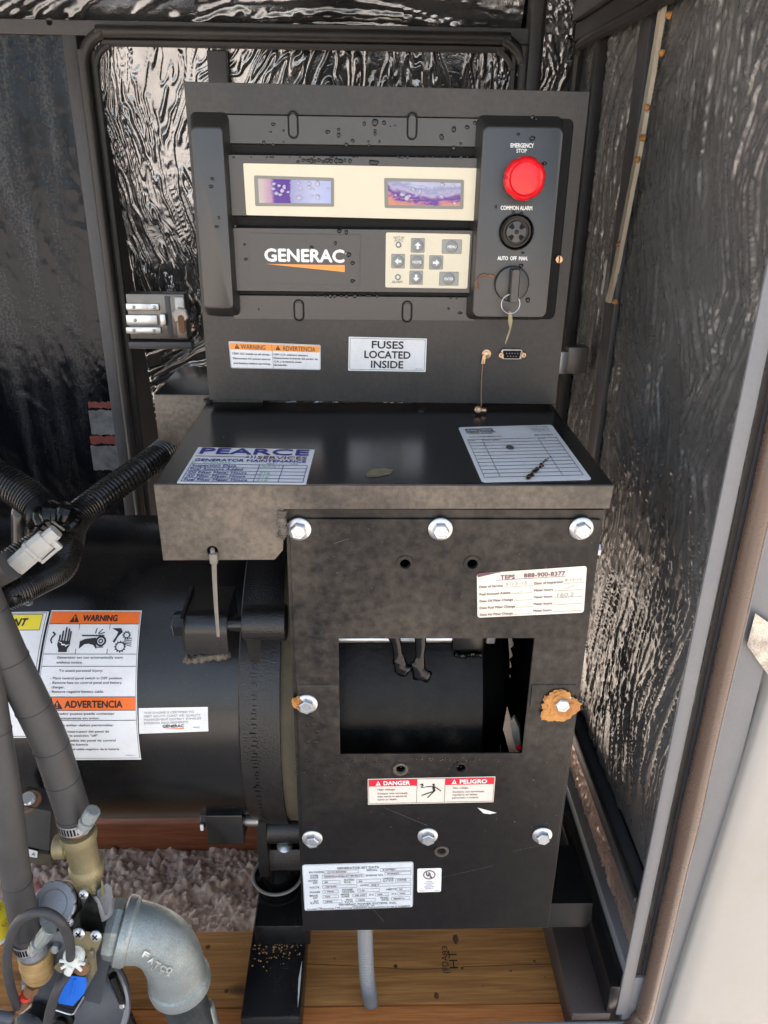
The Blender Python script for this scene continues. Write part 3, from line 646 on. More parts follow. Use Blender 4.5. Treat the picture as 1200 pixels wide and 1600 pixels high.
# displays
bz, L = flatlabel('cream_bezel', [(380, 255), (755, 263), (752, 345), (385, 336)], -.0087, 373, 82, M_cream, dm, r=.006)
yq = -.0092
for k, (c4) in enumerate(([(397, 274), (522, 278), (522, 323), (399, 322)], [(600, 278), (725, 281), (724, 327), (601, 325)])):
    fn = quad_fn([P(x, y, -.0087) for x, y in c4], (0, -1, 0))
    fr_ = sheet('display_frame', fn, M_grey, bz, r=.02, asp=2.6, th=.0007)
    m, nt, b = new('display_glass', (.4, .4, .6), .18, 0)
    # reflections painted into the display's colour and faint glow: bands of violet, lavender and salmon
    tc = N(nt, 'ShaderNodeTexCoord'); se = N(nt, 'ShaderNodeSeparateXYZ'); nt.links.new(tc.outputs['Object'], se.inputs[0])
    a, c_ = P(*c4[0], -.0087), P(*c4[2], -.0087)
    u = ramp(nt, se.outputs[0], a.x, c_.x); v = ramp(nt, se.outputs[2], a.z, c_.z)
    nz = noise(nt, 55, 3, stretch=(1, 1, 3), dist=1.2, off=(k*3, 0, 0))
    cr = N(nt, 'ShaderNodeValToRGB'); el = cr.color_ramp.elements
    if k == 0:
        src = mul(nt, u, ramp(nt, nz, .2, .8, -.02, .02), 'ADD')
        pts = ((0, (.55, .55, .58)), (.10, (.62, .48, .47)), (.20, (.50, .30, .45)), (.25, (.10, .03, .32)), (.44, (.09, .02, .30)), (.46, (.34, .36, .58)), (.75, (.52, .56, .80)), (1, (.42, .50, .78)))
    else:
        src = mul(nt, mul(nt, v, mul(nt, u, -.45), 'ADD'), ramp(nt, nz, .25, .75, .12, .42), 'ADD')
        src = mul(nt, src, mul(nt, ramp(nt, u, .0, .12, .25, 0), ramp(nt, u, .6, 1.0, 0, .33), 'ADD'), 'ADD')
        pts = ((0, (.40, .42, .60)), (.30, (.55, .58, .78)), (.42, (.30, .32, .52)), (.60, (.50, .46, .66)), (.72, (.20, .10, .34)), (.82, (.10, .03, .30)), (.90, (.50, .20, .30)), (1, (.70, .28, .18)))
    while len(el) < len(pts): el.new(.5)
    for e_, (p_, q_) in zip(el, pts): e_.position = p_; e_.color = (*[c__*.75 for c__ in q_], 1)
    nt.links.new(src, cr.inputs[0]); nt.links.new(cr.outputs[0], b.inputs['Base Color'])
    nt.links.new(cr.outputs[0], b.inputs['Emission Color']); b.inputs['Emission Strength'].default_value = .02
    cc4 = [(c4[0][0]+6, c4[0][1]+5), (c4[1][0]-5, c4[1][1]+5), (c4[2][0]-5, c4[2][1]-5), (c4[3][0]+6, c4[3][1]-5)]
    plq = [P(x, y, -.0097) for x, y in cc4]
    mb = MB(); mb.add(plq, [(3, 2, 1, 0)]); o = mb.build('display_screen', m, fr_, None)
    o['label'] = ['left display with violet and lavender reflections painted in', 'right display with lavender and salmon reflections painted in'][k]
# logo plate
lp_, L = flatlabel('logo_plate', [(387, 364), (563, 367), (562, 446), (391, 443)], -.0079, 175, 79, M_plastic, lm, r=.005)
L.text('GENERAC', 25.5, 42.5, 18.5, M_print, w=124, bold=.055)
L.text('o', 151, 30, 2.6, M_print, w=2.4)
L.poly([(26, 47.3), (151, 47), (151, 58)], M_orange2, 'orange_wedge')
L.frame(0, 0, 175, 79, .9, M_post, h=.0005)
L.done(lp_)
# keypad
kp, L = flatlabel('keypad', [(603, 363), (735, 366), (730, 451), (602, 449)], -.0079, 1060, 690, M_cream, lm, r=.02)
def keyb(x0, y0, x1, y1, t):
    q = [L.pt(x0, y1, .0004), L.pt(x1, y1, .0004), L.pt(x1, y0, .0004), L.pt(x0, y0, .0004)]
    k = frustum('key', q[0][0], q[0][2], q[2][0], q[2][2], q[0][1], q[0][1]-.0007, M_key, kp, l=.0004, t=.0004, rad=.0012, rnd=.0003)
    kx, ky = (x0+x1)/2, (y0+y1)/2; c = L.pt(kx, ky, .0011)
    r = (L.pt(72, 0, 0)[0]-L.pt(0, 0, 0)[0])
    MB().lathe([(r*1.06, 0), (r, .0003), (r*.8, .0007), (.0002, .0009)], c, (0, -1, 0), 24).build('key_dome', M_key2, k)
    K = Label(1060, 690, L.fn); h = .0021
    if t in 'URDL' and len(t) == 1:
        a = [(0, -42), (40, 0), (15, 0), (15, 42), (-15, 42), (-15, 0), (-40, 0)]
        rot = {'U': lambda p: p, 'D': lambda p: (p[0], -p[1]), 'R': lambda p: (-p[1], p[0]), 'L': lambda p: (p[1], p[0])}[t]
        K.poly([(kx+rot(p)[0], ky+rot(p)[1]) for p in a], M_print, 'arrow', h)
    else: K.text(t, kx, ky+17, 34, M_print, 'c', 112 if t != 'MENU' else 108, bold=.03, h=h)
    K.done(k)
for a in ((315, 60, 490, 245, 'U'), (70, 262, 245, 445, 'L'), (310, 265, 487, 450, 'HOME'), (552, 270, 732, 452, 'R'), (305, 467, 480, 650, 'D'), (707, 67, 960, 250, 'MENU'), (690, 475, 940, 655, 'ENTER')): keyb(*a)
L.text('NOT IN', 162, 75, 29, M_inkg, 'c', 130); L.text('AUTO', 162, 110, 29, M_inkg, 'c', 108); L.text('ALARM', 152, 630, 30, M_inkg, 'c', 132)
L.done(kp)
for y in (150, 555):
    c = L.pt(160, y, .0002); MB().lathe([(.0031, 0), (.0031, .0006), (.0022, .0009), (.0021, .0002), (.0001, .0002)], c, (0, -1, 0), 20).build('indicator_ring', M_grey, kp)
    MB().lathe([(.0020, 0), (.0015, .0008), (.0001, .0011)], c, (0, -1, 0), 16).build('indicator_lamp', M_white, kp)
# switch panel: lettering, mushroom button, buzzer, rotary switch
yF = -.0213
LS = Label(1200, 1600, lambda u, v, h: tuple(P(u*1200, v*1600, yF-h)))
def st(t, px, py, hgt, wd): LS.text(t, px, py, hgt, M_print, 'c', wd, bold=.05, h=.0003, rot=.012)
st('EMERGENCY', 816, 230.5, 6.4, 36); st('STOP', 815, 238.6, 6.0, 16); st('COMMON ALARM', 807, 328, 6.2, 49); st('AUTO  OFF  MAN.', 801, 406.5, 5.8, 47)
LS.done(sp)
def PL(px, py, y=yF): return P(px, py, y)
c = PL(814, 279); rr_ = px2m(821, 279, -.05, 33)
es = MB().lathe([(rr_*.62, 0), (rr_*.62, .004), (rr_*.5, .005), (rr_*.5, .016)], c, (0, -1, 0), 40).build('stop_button_collar', M_dark, sp)
c2 = P(820.5, 279, yF-.026)
n = 96; Ls = []
def mush(r, h, lobe=0.0): Ls.append([Vector((c2.x+math.cos(t)*r*(1+lobe*max(0, math.cos(6*t+.6))**6*-1), c2.y-h, c2.z+math.sin(t)*r*(1+lobe*max(0, math.cos(6*t+.6))**6*-1))) for t in [2*math.pi*i/n for i in range(n)]])
for r, h, lo in ((.55, -.014, 0), (.90, -.012, 0), (.99, -.008, .05), (1.0, -.003, .06), (.975, .001, .06), (.90, .0035, .05), (.80, .0045, .02), (.74, .0035, 0), (.70, .0028, 0), (.55, .0036, 0), (.3, .0042, 0), (.02, .0044, 0)): mush(rr_*r, h, lo)
MB().loft(Ls).build('stop_button', M_red, sp, 50)
# buzzer
c = PL(806, 362); R_ = px2m(806, 362, yF, 27)
bu = MB().lathe([(R_, 0), (R_, .0045), (R_*.93, .006), (R_*.88, .005), (R_*.86, .002), (R_*.80, .002), (R_*.79, .005), (R_*.73, .005), (R_*.71, .002), (R_*.001, .002)], c, (0, -1, 0), 48).build('alarm_buzzer', M_tape, sp)
MB().lathe([(R_*.62, 0), (R_*.62, .003), (R_*.58, .004), (R_*.2, .0048), (R_*.001, .005)], c, (0, -1, 0), 40).build('buzzer_grille', M_plastic, bu)
for k in range(4):
    t = math.radians(45+90*k); t0, t1 = t-.30, t+.30; mb = MB()
    mb.add([(c.x+math.cos(q)*r*R_, c.y-.0051, c.z+math.sin(q)*r*R_) for r, q in ((.28, t0), (.56, t0), (.56, t1), (.28, t1))], [(0, 1, 2, 3)]); mb.build('buzzer_opening', M_dark, bu, None)
MB().lathe([(R_*.13, 0), (R_*.11, .0012), (.0001, .0016)], c+Vector((0, -.0048, 0)), (0, -1, 0), 16).build('buzzer_hub', M_tape, bu)
# rotary key switch
c = PL(799, 443); R_ = px2m(799, 443, yF, 27)
rs = MB().lathe([(R_, 0), (R_*1.0, .004), (R_*.95, .0055), (R_*.86, .006), (R_*.001, .006)], c, (0, -1, 0), 48).build('rotary_switch', M_plastic, sp)
MB().loft([[(c.x+x*.001*k+.001, c.y-.006-y, c.z+z*R_*k2) for x, z in ((-5, -.96), (5, -.96), (5, .86), (3, .92), (-3, .92), (-5, .86))] for k, k2, y in ((1, 1, 0), (.9, .98, .010), (.7, .95, .0115))]).build('switch_lever', M_plastic, rs, 30)
# panel screw
c = P(873, 405, 0)
scw = MB().lathe([(.0045, 0), (.0045, .0022), (.0036, .003), (.0001, .003)], c, (0, -1, 0), 24).build('panel_screw', M_brassp, cc)
MB().box((c.x-.0006, c.y-.0032, c.z-.0036), (c.x+.0006, c.y-.0029, c.z+.0036)).build('screw_slot', M_dark, scw)
# warning label, fuses label
s_, L = flatlabel('warning_label', [(357, 533), (501, 539), (501, 578), (361, 575)], -.0003, 480, 134, M_paper, cc, r=.012)
s_['label'] = 'small orange and white warning label in two languages'
L.rect(6, 7, 474, 40, M_orange2, 'orange_band', .0005)
L.warn(42, 23, 24); L.text('WARNING', 62, 36, 23, M_ink, 'l', 128); L.warn(256, 23, 24); L.text('ADVERTENCIA', 280, 36, 23, M_ink, 'l', 172)
L.line(224, 8, 228, 130, 1.5)
for i, t in enumerate(('120V AC inside at all times.', 'Disconnect AC power source', 'and battery before servicing.')): L.text(t, 16, 64+i*24, 9, M_inkg, w=196, bold=.06)
for i, t in enumerate(('120V C.A. adentro siempre', 'Desconecte la fuente del poder de', 'C.A. y la bateria antes', 'de atender.')): L.text(t, 232, 62+i*18, 9, M_inkg, w=(180, 232, 146, 70)[i], bold=.06)
L.frame(2, 2, 478, 132, 1.5, M_inkg); L.done(s_)
s_, L = flatlabel('fuse_label', [(545, 526), (667, 529), (665, 581), (544, 579)], -.0003, 408, 178, M_paper, cc, r=.008)
s_['label'] = 'white label with three lines of capitals'
for i, (t, w_) in enumerate((('FUSES', 165), ('LOCATED', 240), ('INSIDE', 168))): L.text(t, 204, 56+i*52, 37, M_ink, 'c', w_, bold=.035)
L.frame(7, 6, 401, 171, 2, M_inkg); L.text('0F1750', 372, 165, 5, M_inkg, 'c', 36); L.done(s_)
# serial port, chain with cap
c = P(799, 553, -.001)
po = plate('serial_port', [rrect(c.x-.0125, c.z-.0062, c.x+.0125, c.z+.0062, .003)], -.004, .004, M_steel, cc, .001)
plate('port_face', [[(c.x-.0100, c.z+.0042), (c.x+.0100, c.z+.0042), (c.x+.0086, c.z-.0042), (c.x-.0086, c.z-.0042)]], -.0055, .003, M_dark, po, .0006)
for r, nn in ((.0016, 5), (-.0016, 4)):
    for i in range(nn): MB().lathe([(.0006, 0), (.0005, .0006), (.0001, .0007)], (c.x+(i-(nn-1)/2)*.0031, -.0055, c.z+r), (0, -1, 0), 8).build('port_pin', M_steel, po)
for px in (782, 817):
    q = P(px, 553.5, 0); MB().lathe([(.0034, 0), (.0034, .004), (.0028, .0055), (.0014, .0055), (.0012, .003), (.0001, .003)], q, (0, -1, 0), 6 if px else 6).build('jack_screw', M_brassp, po, 20)
q = P(760, 553, 0)
ch = MB().lathe([(.0050, 0), (.0050, .001), (.0034, .0012), (.0034, .0026), (.001, .0034), (.0001, .0034)], q, (0, -1, 0), 20).build('chain_rivet', M_brassp, cc)
p0, p1 = P(755, 563, -.004), P(752, 634, -.008); nb = 26
ck = MB()
for i in range(nb+1):
    t = i/nb; ck.lathe([(.0002, -.0009), (.0008, -.0005), (.0009, 0), (.0008, .0005), (.0002, .0009)], p0.lerp(p1, t)+Vector((math.sin(t*3.1)*-.0008, 0, 0)), (0, 0, 1), 8)
tag(ck.build('ball_chain', M_brassp, cc), kind='stuff')
MB().loft([[(p0.x+dx*(1-k*.2), -.003-k*.0015, p0.z+dz) for dx, dz in ((-.0025, -.004), (.0025, -.004), (.0035, .006), (-.001, .006))] for k in (0, 1)]).build('chain_clasp', M_brassp, ch, 30)
q = P(748, 641, -.022)
MB().lathe([(.0036, 0), (.0040, .002), (.0040, .006), (.0024, .007), (.0022, .003), (.0001, .003)], q, (-.3, -1, .5), 14).build('dust_cap', M_brassp, cc)
MB().lathe([(.0028, 0), (.0028, .006), (.001, .007)], q+Vector((.002, 0, 0)), (1, -.1, 0), 12).build('dust_cap', M_brassp, cc)
# rust streak between module and switch panel
mb = MB(); mb.tube([P(748, 452, -.0225), P(744, 441, -.0225), P(752, 431, -.0225), P(765, 430, -.0225), P(773, 434, -.0225)], .0011, 6, 4, rf=lambda t: .0005+.0012*abs(math.sin(t*9))).build('dirt_streak', M_rust, cc)
# water drops on the panel
def drops(name, pts, Y, m, parent, big=1.0, sq=.8):
    mb = MB(); rnd = random.Random(4)
    for px, py, r in pts:
        c = P(px, py, Y); r = px2m(px, py, Y, r)*big; e = rnd.uniform(.6, 1.2); t0 = rnd.random()*6; nn = 12; Lp = []
        for k, (a, h) in enumerate(((1, 0), (.93, .22), (.7, .42), (.35, .52), (.02, .55))):
            Lp.append([(c.x+math.cos(t)*r*a*(1+.15*math.sin(2*t+t0)), Y-h*r*sq, c.z+math.sin(t)*r*a*e*(1+.12*math.sin(3*t+t0))) for t in [2*math.pi*i/nn for i in range(nn)]])
        mb.loft(Lp, cap0=False)
    tag(mb.build(name, m, parent, 80), kind='stuff')
rnd = random.Random(8)
d1 = [(427, 194, 3.5), (443, 204, 2), (423, 206, 2), (412, 223, 3), (427, 226, 2), (443, 222, 1.5), (512, 206, 4), (529, 202, 3), (529, 211, 3.5), (541, 226, 3), (551, 220, 3.5), (569, 193, 3), (586, 191, 5), (600, 192, 3.5), (586, 204, 2.5), (576, 221, 2), (593, 221, 2), (577, 227, 2), (690, 214, 3.8), (709, 202, 4), (730, 199, 3.5), (742, 192, 3), (720, 224, 2.5), (586, 209, 2.5), (610, 197, 1.5), (617, 196, 1.5), (748, 232, 2.5), (709, 231, 3)]
drops('water_drops', d1, -.0016, M_drop, ups)
drops('water_drops', [(331, 279, 2.8), (329, 291, 3), (338, 354, 3), (341, 340, 2)], -.0215, M_drop, gb)
drops('water_drops', [(382, 382, 2), (384, 405, 2.6), (487, 386, 3.2), (524, 380, 2.6), (545, 398, 3.5), (551, 411, 3.2), (551, 439, 3.8), (530, 361, 4), (541, 363, 3), (367, 353, 2.5)], -.0088, M_drop, lm)
drops('water_drops', [(467+i*6.5+rnd.uniform(-2, 2), 251+rnd.uniform(-1, 1.5), rnd.uniform(2.5, 4.5)) for i in range(13)]+[(580+k, 254, 4) for k in range(0, 9, 4)]+[(rnd.uniform(360, 740), 245.5, rnd.uniform(1, 2.5)) for _ in range(30)], -.0088, M_drop, dm)
drops('water_drops', [(810, 209, 2.5), (832, 216, 4), (851, 255, 4), (775, 323, 2), (802, 331, 2), (815, 333, 2.5), (817, 395, 2.5), (814, 415, 4), (825, 469, 3.5), (832, 183, 3), (838, 186, 2)], -.0225, M_drop, sp)
drops('water_drops', [(704, 465, 2.5), (714, 465, 2.2), (719, 489, 3.5), (404, 483, 1.5), (701, 482, 2)]+[(490+i*9+rnd.uniform(-3, 3), 462.5, rnd.uniform(1.5, 3)) for i in range(12)], -.0018, M_drop, los)
drops('glass_drops', [(428, 287, 3), (436, 290, 2.5), (427, 295, 3.5), (444, 292, 3), (441, 298, 3), (432, 302, 3), (438, 304, 3), (450, 300, 2.5), (466, 286, 2.5), (470, 294, 2.8), (483, 287, 3.5), (496, 287, 4), (483, 293, 2.5), (489, 296, 2.2), (468, 309, 4), (487, 306, 2.5), (496, 308, 3.6), (512, 295, 2), (646, 296, 2.5), (656, 299, 3), (691, 289, 3.6), (708, 290, 3), (629, 304, 4), (636, 309, 4), (640, 306, 3), (690, 307, 3.5), (703, 297, 1.8), (707, 302, 1.5), (715, 300, 2), (711, 318, 2.5), (618, 305, 2)], -.0101, M_clear, bz)
# key and ring hanging from the rotary switch
kr = root('key_ring', (P(798, 475, -.035)), 'thin steel key ring with a key hanging from the rotary switch', 'key ring')
c = P(798, 475, -.036); rk = px2m(798, 475, -.036, 14.5)
ring = [c+Vector((math.cos(t)*rk, math.sin(t)*.001, math.sin(t)*rk)) for t in [2*math.pi*i/28 for i in range(29)]]
MB().tube(ring, .0006, 8, 2).build('split_ring', M_zinc, kr)
p = [P(x, y, -.037) for x, y in ((795, 486), (799, 488), (801, 500), (799, 512), (796, 513), (794, 503))]
MB().loft([[v+Vector((0, d, 0)) for v in p] for d in (0, .0016)]).build('key_head', M_brass, kr, 20)
p = [P(x, y, -.036) for x, y in ((796, 513), (799, 513), (794, 528), (790, 538), (789, 536))]
MB().loft([[v+Vector((0, d, 0)) for v in p] for d in (0, .0016)]).build('key_blade', M_brass, kr, 20)

# ================================================================== CONNECTION CABINET (shelf + lower box)
YF, YC = -.235, -.223
bc = root('connection_cabinet', (.05, -.1, -.585), 'tall black steel cabinet with shelf top, square window and service labels', 'cabinet')
ZS_ = -.006
sh = plate('shelf_top', [[(-.2045, .02), (-.2045, YF+.001), (.1985, YF+.001), (.1985, .02)], circ(PZ(348, 683, ZS_).x, PZ(348, 683, ZS_).y, .0022, 14)], ZS_, .0025, M_gloss, bc, .0008, axis='Z')
def fz(px, py): return XZ(px, py, YF)
fl = [(-.2048, ZS_-.001), (.1985, ZS_-.001), (.197, fz(950, 795)[1]), (fz(444, 796)[0], fz(444, 796)[1]), (fz(442, 860)[0], fz(442, 860)[1]), (fz(429, 874)[0], fz(429, 875)[1]), (-.2040, fz(255, 876)[1])]
hh = fz(332, 861)
flg = plate('front_flange', [fl, circ(hh[0], hh[1], .0048, 18)], YF, .0025, M_powder2, bc, .0008)
# weld beads at the notch and the bend line
def bead(name, pts, Y, r, m, par): MB().tube([P(x, y, Y) for x, y in pts], r, 8, 6, rf=lambda t: r*(1+.25*math.sin(t*47)+.15*math.sin(t*19))).build(name, m, par)
bead('weld_bead', [(441, 797), (440, 812), (442, 830), (438, 840)], YF+.001, .0040, M_powder2, bc)
# scar of scraped paint, hole and washer on the shelf
def zpoly(name, pts, m, par, h=.0004): q = [PZ(x, y, ZS_+h) for x, y in pts]; mb = MB(); mb.add(q, [tuple(range(len(q)))]); return mb.build(name, m, par, None)
M_scar = worn('scraped_patch', (.20, .17, .10), .7, (.03, .03, .03), .9, 130, pstr=.5, peel=200)
zpoly('scraped_patch', [(572, 740), (580, 732), (600, 731), (615, 734), (610, 741), (590, 745), (574, 746)], M_scar, sh)
q = PZ(659, 641, ZS_); MB().lathe([(.006, 0), (.006, .0012), (.0035, .0016), (.0001, .0016)], q, (0, 0, 1), 16).build('rivet', M_gloss, sh)
q = PZ(325, 629, ZS_); MB().lathe([(.004, 0), (.005, .004), (.0001, .006)], q, (0, 0, 1), 8).build('weld_spot', M_powder, sh)
# dried water stain
M_stain = worn('dried_water_stain', (.035, .04, .05), .6, (.02, .02, .02), .7, 60, pstr=0)
# lower box body, cover plate with window
def cz(px, py, Y=YC): return XZ(px, py, Y)
xa, xb = -.0930, .1965; zt_, zb_ = cz(690, 796)[1], cz(690, 1452)[1]
wx0, wz1 = cz(530, 996); wx1 = (cz(834, 994)[0]+cz(815, 1173)[0])/2; wz0 = cz(600, 1176)[1]
wx0 = (cz(529, 997)[0]+cz(532, 1177)[0])/2
front = plate('front_panel', [[(xa, zb_), (xb+.002, zb_), (xb, zt_), (xa, zt_)], rrect(wx0-.006, wz0-.006, wx1+.006, wz1+.006, .002)]+[circ(*XZ(x, y, YC-.0025), .0052, 16) for x, y in ((633, 881), (738, 881), (626, 1201), (720, 1200))], YC, .0025, M_cover, bc, .0006)
MB().box((xa, YC+.003, zb_+.002), (xa+.0022, .10, zt_), .0004).build('side_panel', M_cover, bc)
MB().box((xb-.0022, YC+.003, zb_+.002), (xb, .10, zt_), .0004).build('side_panel', M_cover, bc)
MB().box((xa, YC+.003, zb_+.0005), (xb, .10, zb_+.003), .0004).build('bottom_panel', M_cover, bc)
YP = YC-.0025
pc = [XZ(453, 811, YP), XZ(928, 811, YP), XZ(882, 1318, YP), XZ(472, 1327, YP)]
def outline(pc, r=.004): return [(a[0], a[1]) for a in pc]
HO = [(633, 881), (738, 881), (626, 1201), (720, 1200)]
hl = [circ(*XZ(x, y, YP), .0046, 16) for x, y in HO]
cover = plate('cover_plate', [rrect((pc[0][0]+pc[3][0])/2, (pc[2][1]+pc[3][1])/2, (pc[1][0]+pc[2][0])/2, pc[0][1], .004), [(wx0, wz0), (wx1, wz0), (wx1, wz1), (wx0, wz1)]]+hl, YP, .0024, M_cover, bc, .0006)
cx0, cx1 = (pc[0][0]+pc[3][0])/2, (pc[1][0]+pc[2][0])/2
for k, (x, y) in enumerate(HO+[(690, 1329)]):
    q = P(x, y, YP-.0002 if k < 4 else YC-.0002); pro = k in (2, 4)
    prof = [(.0086, 0), (.0084, .0007), (.0052, .0009), (.0046, 0)] if k != 2 and k != 4 else [(.0082, 0), (.0080, .0018), (.0056, .0020), (.0046, .0)]
    mb = MB(); mb.loft([[(q.x+math.cos(t)*r, q.y-h, q.z+math.sin(t)*r) for t in [2*math.pi*i/24 for i in range(24)]] for r, h in prof], cap0=False, cap1=False)
    mb.build('hole_rim', M_cover if k not in (2, 4) else M_powder2, cover if k < 4 else front, 40)
    if k == 4: MB().lathe([(.0042, 0), (.0042, .0003), (.0001, .0003)], q, (0, -1, 0), 6).build('plug', M_dark, front)
# horizontal braces left and right of the window
for (x0, x1, nm) in ((463, 531, 'left'), (830, 896, 'right')):
    a, b = XZ(x0, 1068, YP), XZ(x1, 1106, YP)
    MB().loft([[(xx, YP+.0005, b[1]), (xx, YP-.0016, b[1]+.0006), (xx, YP-.0022, a[1]-.007), (xx, YP-.0010, a[1]-.0015), (xx, YP+.0005, a[1])] for xx in (a[0]+.001, b[0]-.001)]).build('brace_strip', M_cover, cover, 20)
def hexbolt(px, py, Y, parent, R=.0112, tw=.2, name='flange_bolt', d=(0, -1, 0), h=.0075, m=None):
    m = m or M_zinc; q = P(px, py, Y); d = Vector(d).normalized()
    bo = MB().lathe([(R, 0), (R, .0016), (R*.93, .0024), (R*.6, .0030), (.0001, .0030)], q, d, 28).build(name, m, parent)
    u = d.orthogonal().normalized(); u = Matrix.Rotation(tw, 3, d)@u
    MB().lathe([(R*.70, .003), (R*.70, h), (R*.60, h+.0012), (R*.42, h+.0012), (R*.40, h+.0007), (.0001, h+.0007)], q, d, 6, up=u).build('hex_head', m, bo, 30)
    return bo
for i, (x, y) in enumerate(((467, 826), (688, 826), (908, 825), (479, 1099), (877, 1096), (488, 1309), (668, 1305), (847, 1304))):
    hexbolt(x, y, YP-.0004-(.002 if i in (3, 4) else 0), cover, tw=.3*i)
q = P(941, 858, YC+.01); MB().lathe([(.006, 0), (.006, .004), (.004, .006), (.0001, .006)], (xb, q.y, q.z), (1, 0, 0), 6).build('side_bolt', M_zinc, bc, 20)
# orange-brown fibre clumps round two bolts
def fluff(px, py, Y, R0, label, seed, sx=1.0):
    q = P(px, py, Y); rnd = random.Random(seed); bm = bmesh.new(); bmesh.ops.create_icosphere(bm, subdivisions=4, radius=1)
    for v in bm.verts:
        a = math.atan2(v.co.z, v.co.x); k = 1+.10*math.sin(3*a+seed)+.06*math.sin(5*a+1)+.03*math.sin(13*a)+rnd.uniform(-.13, .13)
        v.co = Vector((v.co.x*R0*k*sx, v.co.y*.004*(1+rnd.uniform(-.3, .3)), v.co.z*R0*k))+q
    me = bpy.data.meshes.new('fibre_clump'); bm.to_mesh(me); bm.free()
    o = link('fibre_clump', me, M_fluff, None, 30); tag(o, label, 'debris')
    return o
fluff(874, 1104, YP-.004, .0185, 'orange fibrous nest clump packed round the bolt right of the window', 2)
fluff(466, 1098, YP-.003, .0075, 'small orange fibre tuft behind the left middle bolt', 5, .8)
# service label, danger label, data plate, listing mark
s_, L = flatlabel('service_label', [(745, 896), (917, 884), (912, 957), (746, 965)], YP-.0003, 1120, 490, M_paper2, cover, r=.025)
s_['label'] = 'cream service record label with phone number'
L.poly([(0, 0), (250, 8), (230, 2), (10, 40)], M_inkm, 'torn_edge')
L.text('TEPS', 240, 78, 42, M_inkm, w=145, bold=.03, rot=.02); L.text('888-900-8377', 480, 74, 40, M_inkm, w=420, bold=.03, rot=.01)
L.line(195, 86, 905, 90, 4, M_inkm)
for i, t in enumerate(('Date of Service', 'Fuel Amount Added', 'Date Oil Filter Change', 'Date Fuel Filter Change', 'Date Air Filter Change')):
    y = 158+i*76; ww = (240, 315, 345, 370, 345)[i]
    L.text(t, 25, y+(6 if i else 0), 24, M_inkt, w=ww, bold=.04); L.line(35+ww, y+8, 580, y+8, 2.5, M_inkt)
for i, t in enumerate(('Date of Inspection', 'Meter hours', 'Meter hours', 'Meter hours', 'Meter hours')):
    y = 158+i*74; ww = (295, 195, 192, 192, 190)[i]
    L.text(t, 588, y, 24, M_inkt, w=ww, bold=.04); L.line(600+ww, y+8, 1095, y+8, 2.5, M_inkt)
L.text('5-13-15', 290, 150, 30, M_pencil, w=220, shear=.2, name='handwriting'); L.text('8-13-15', 900, 145, 26, M_pencil, w=170, shear=.2, name='handwriting')
L.line(900, 225, 1010, 190, 3, M_inkg, 'handwriting'); L.line(400, 236, 470, 220, 3, M_pencil, 'handwriting'); L.text('160.2', 830, 308, 42, M_pencil, w=170, shear=.1, name='handwriting'); L.line(885, 378, 940, 370, 3, M_pencil, 'handwriting')
L.done(s_)
s_, L = flatlabel('danger_label', [(574.5, 1217), (774, 1213), (771, 1253), (575, 1257)], YP-.0003, 1040, 215, M_paper2, cover, r=.004)
s_['label'] = 'red and white high voltage danger label in two languages'
L.rect(10, 8, 402, 62, M_inkr, 'red_band', .0005); L.done(s_); L.b = {}; L.rect(632, 8, 1030, 62, M_inkr, 'red_band', .0005)
L.warn(85, 34, 38, M_print, M_inkr); L.text('DANGER', 128, 50, 31, M_print, w=215, bold=.06); L.warn(705, 34, 38, M_print, M_inkr); L.text('PELIGRO', 752, 50, 31, M_print, w=220, bold=.06)
for i, (t, w_) in enumerate((('High voltage.', 145), ('Contact with terminals', 245), ('may result in personal', 240), ('injury or death.', 160))): L.text(t, 80, 95+i*25+(8 if i else 0), 13, M_inkt, w=w_, bold=.03)
for i, (t, w_) in enumerate((('Alto voltage.', 130), ('Contacto con terminales', 260), ('resultaria en daños', 205), ('personales o muerte', 215))): L.text(t, 695, 93+i*25+(8 if i else 0), 13, M_inkt, w=w_, bold=.03)
L.line(402, 8, 402, 205, 3, M_inkm); L.line(632, 8, 630, 205, 3, M_inkm); L.frame(6, 5, 1034, 207, 3, M_inkm)
L.poly([(428+x, 45+y) for x, y in ((0, 5), (22, 0), (28, 18), (14, 28), (38, 30), (38, 36), (2, 34), (18, 14), (2, 14))], M_ink, 'shock_figure')
for a in ((470, 72, 535, 72, 6), (535, 68, 545, 110, 20), (545, 110, 440, 145, 8), (550, 105, 490, 165, 8), (545, 72, 600, 110, 8)): L.line(*a, M_ink, 'shock_figure')
L.poly([(538+11*math.cos(t), 57+9*math.sin(t)) for t in [i*.6 for i in range(10)]], M_ink, 'shock_figure')
L.done(s_)
s_, L = flatlabel('data_plate', [(472, 1351), (646, 1346), (645, 1417), (476, 1423)], YC-.0003, 860, 372, M_paper3, front, r=.02)
s_['label'] = 'silver-blue generator data plate with boxed entries'
T = lambda t, x, y, w_, h_=13, m=M_inkg: L.text(t, x, y, h_, m, w=w_, bold=.03)
def bx(x0, y0, x1, y1, t='', w_=None):
    L.frame(x0, y0, x1, y1, 2, M_inkg, 'boxes')
    if t: T(t, x0+18, y1-8, w_ or (x1-x0)*.6, 11, M_inkm)
T('GENERATOR SET DATA', 270, 42, 325, 16); T('EN MODEL', 52, 66, 118); bx(172, 50, 436, 76, '12191800200', 150); T('SERIAL', 498, 62, 85); bx(602, 46, 842, 70, '2107980', 100)
T('TYPE', 58, 92, 60); T('CODE', 58, 108, 62); bx(150, 84, 478, 110, 'SG0050AG036.8V18HPLYC', 300); T('ENGINE NO.', 490, 104, 138); bx(638, 76, 842, 102, '0H0623', 90)
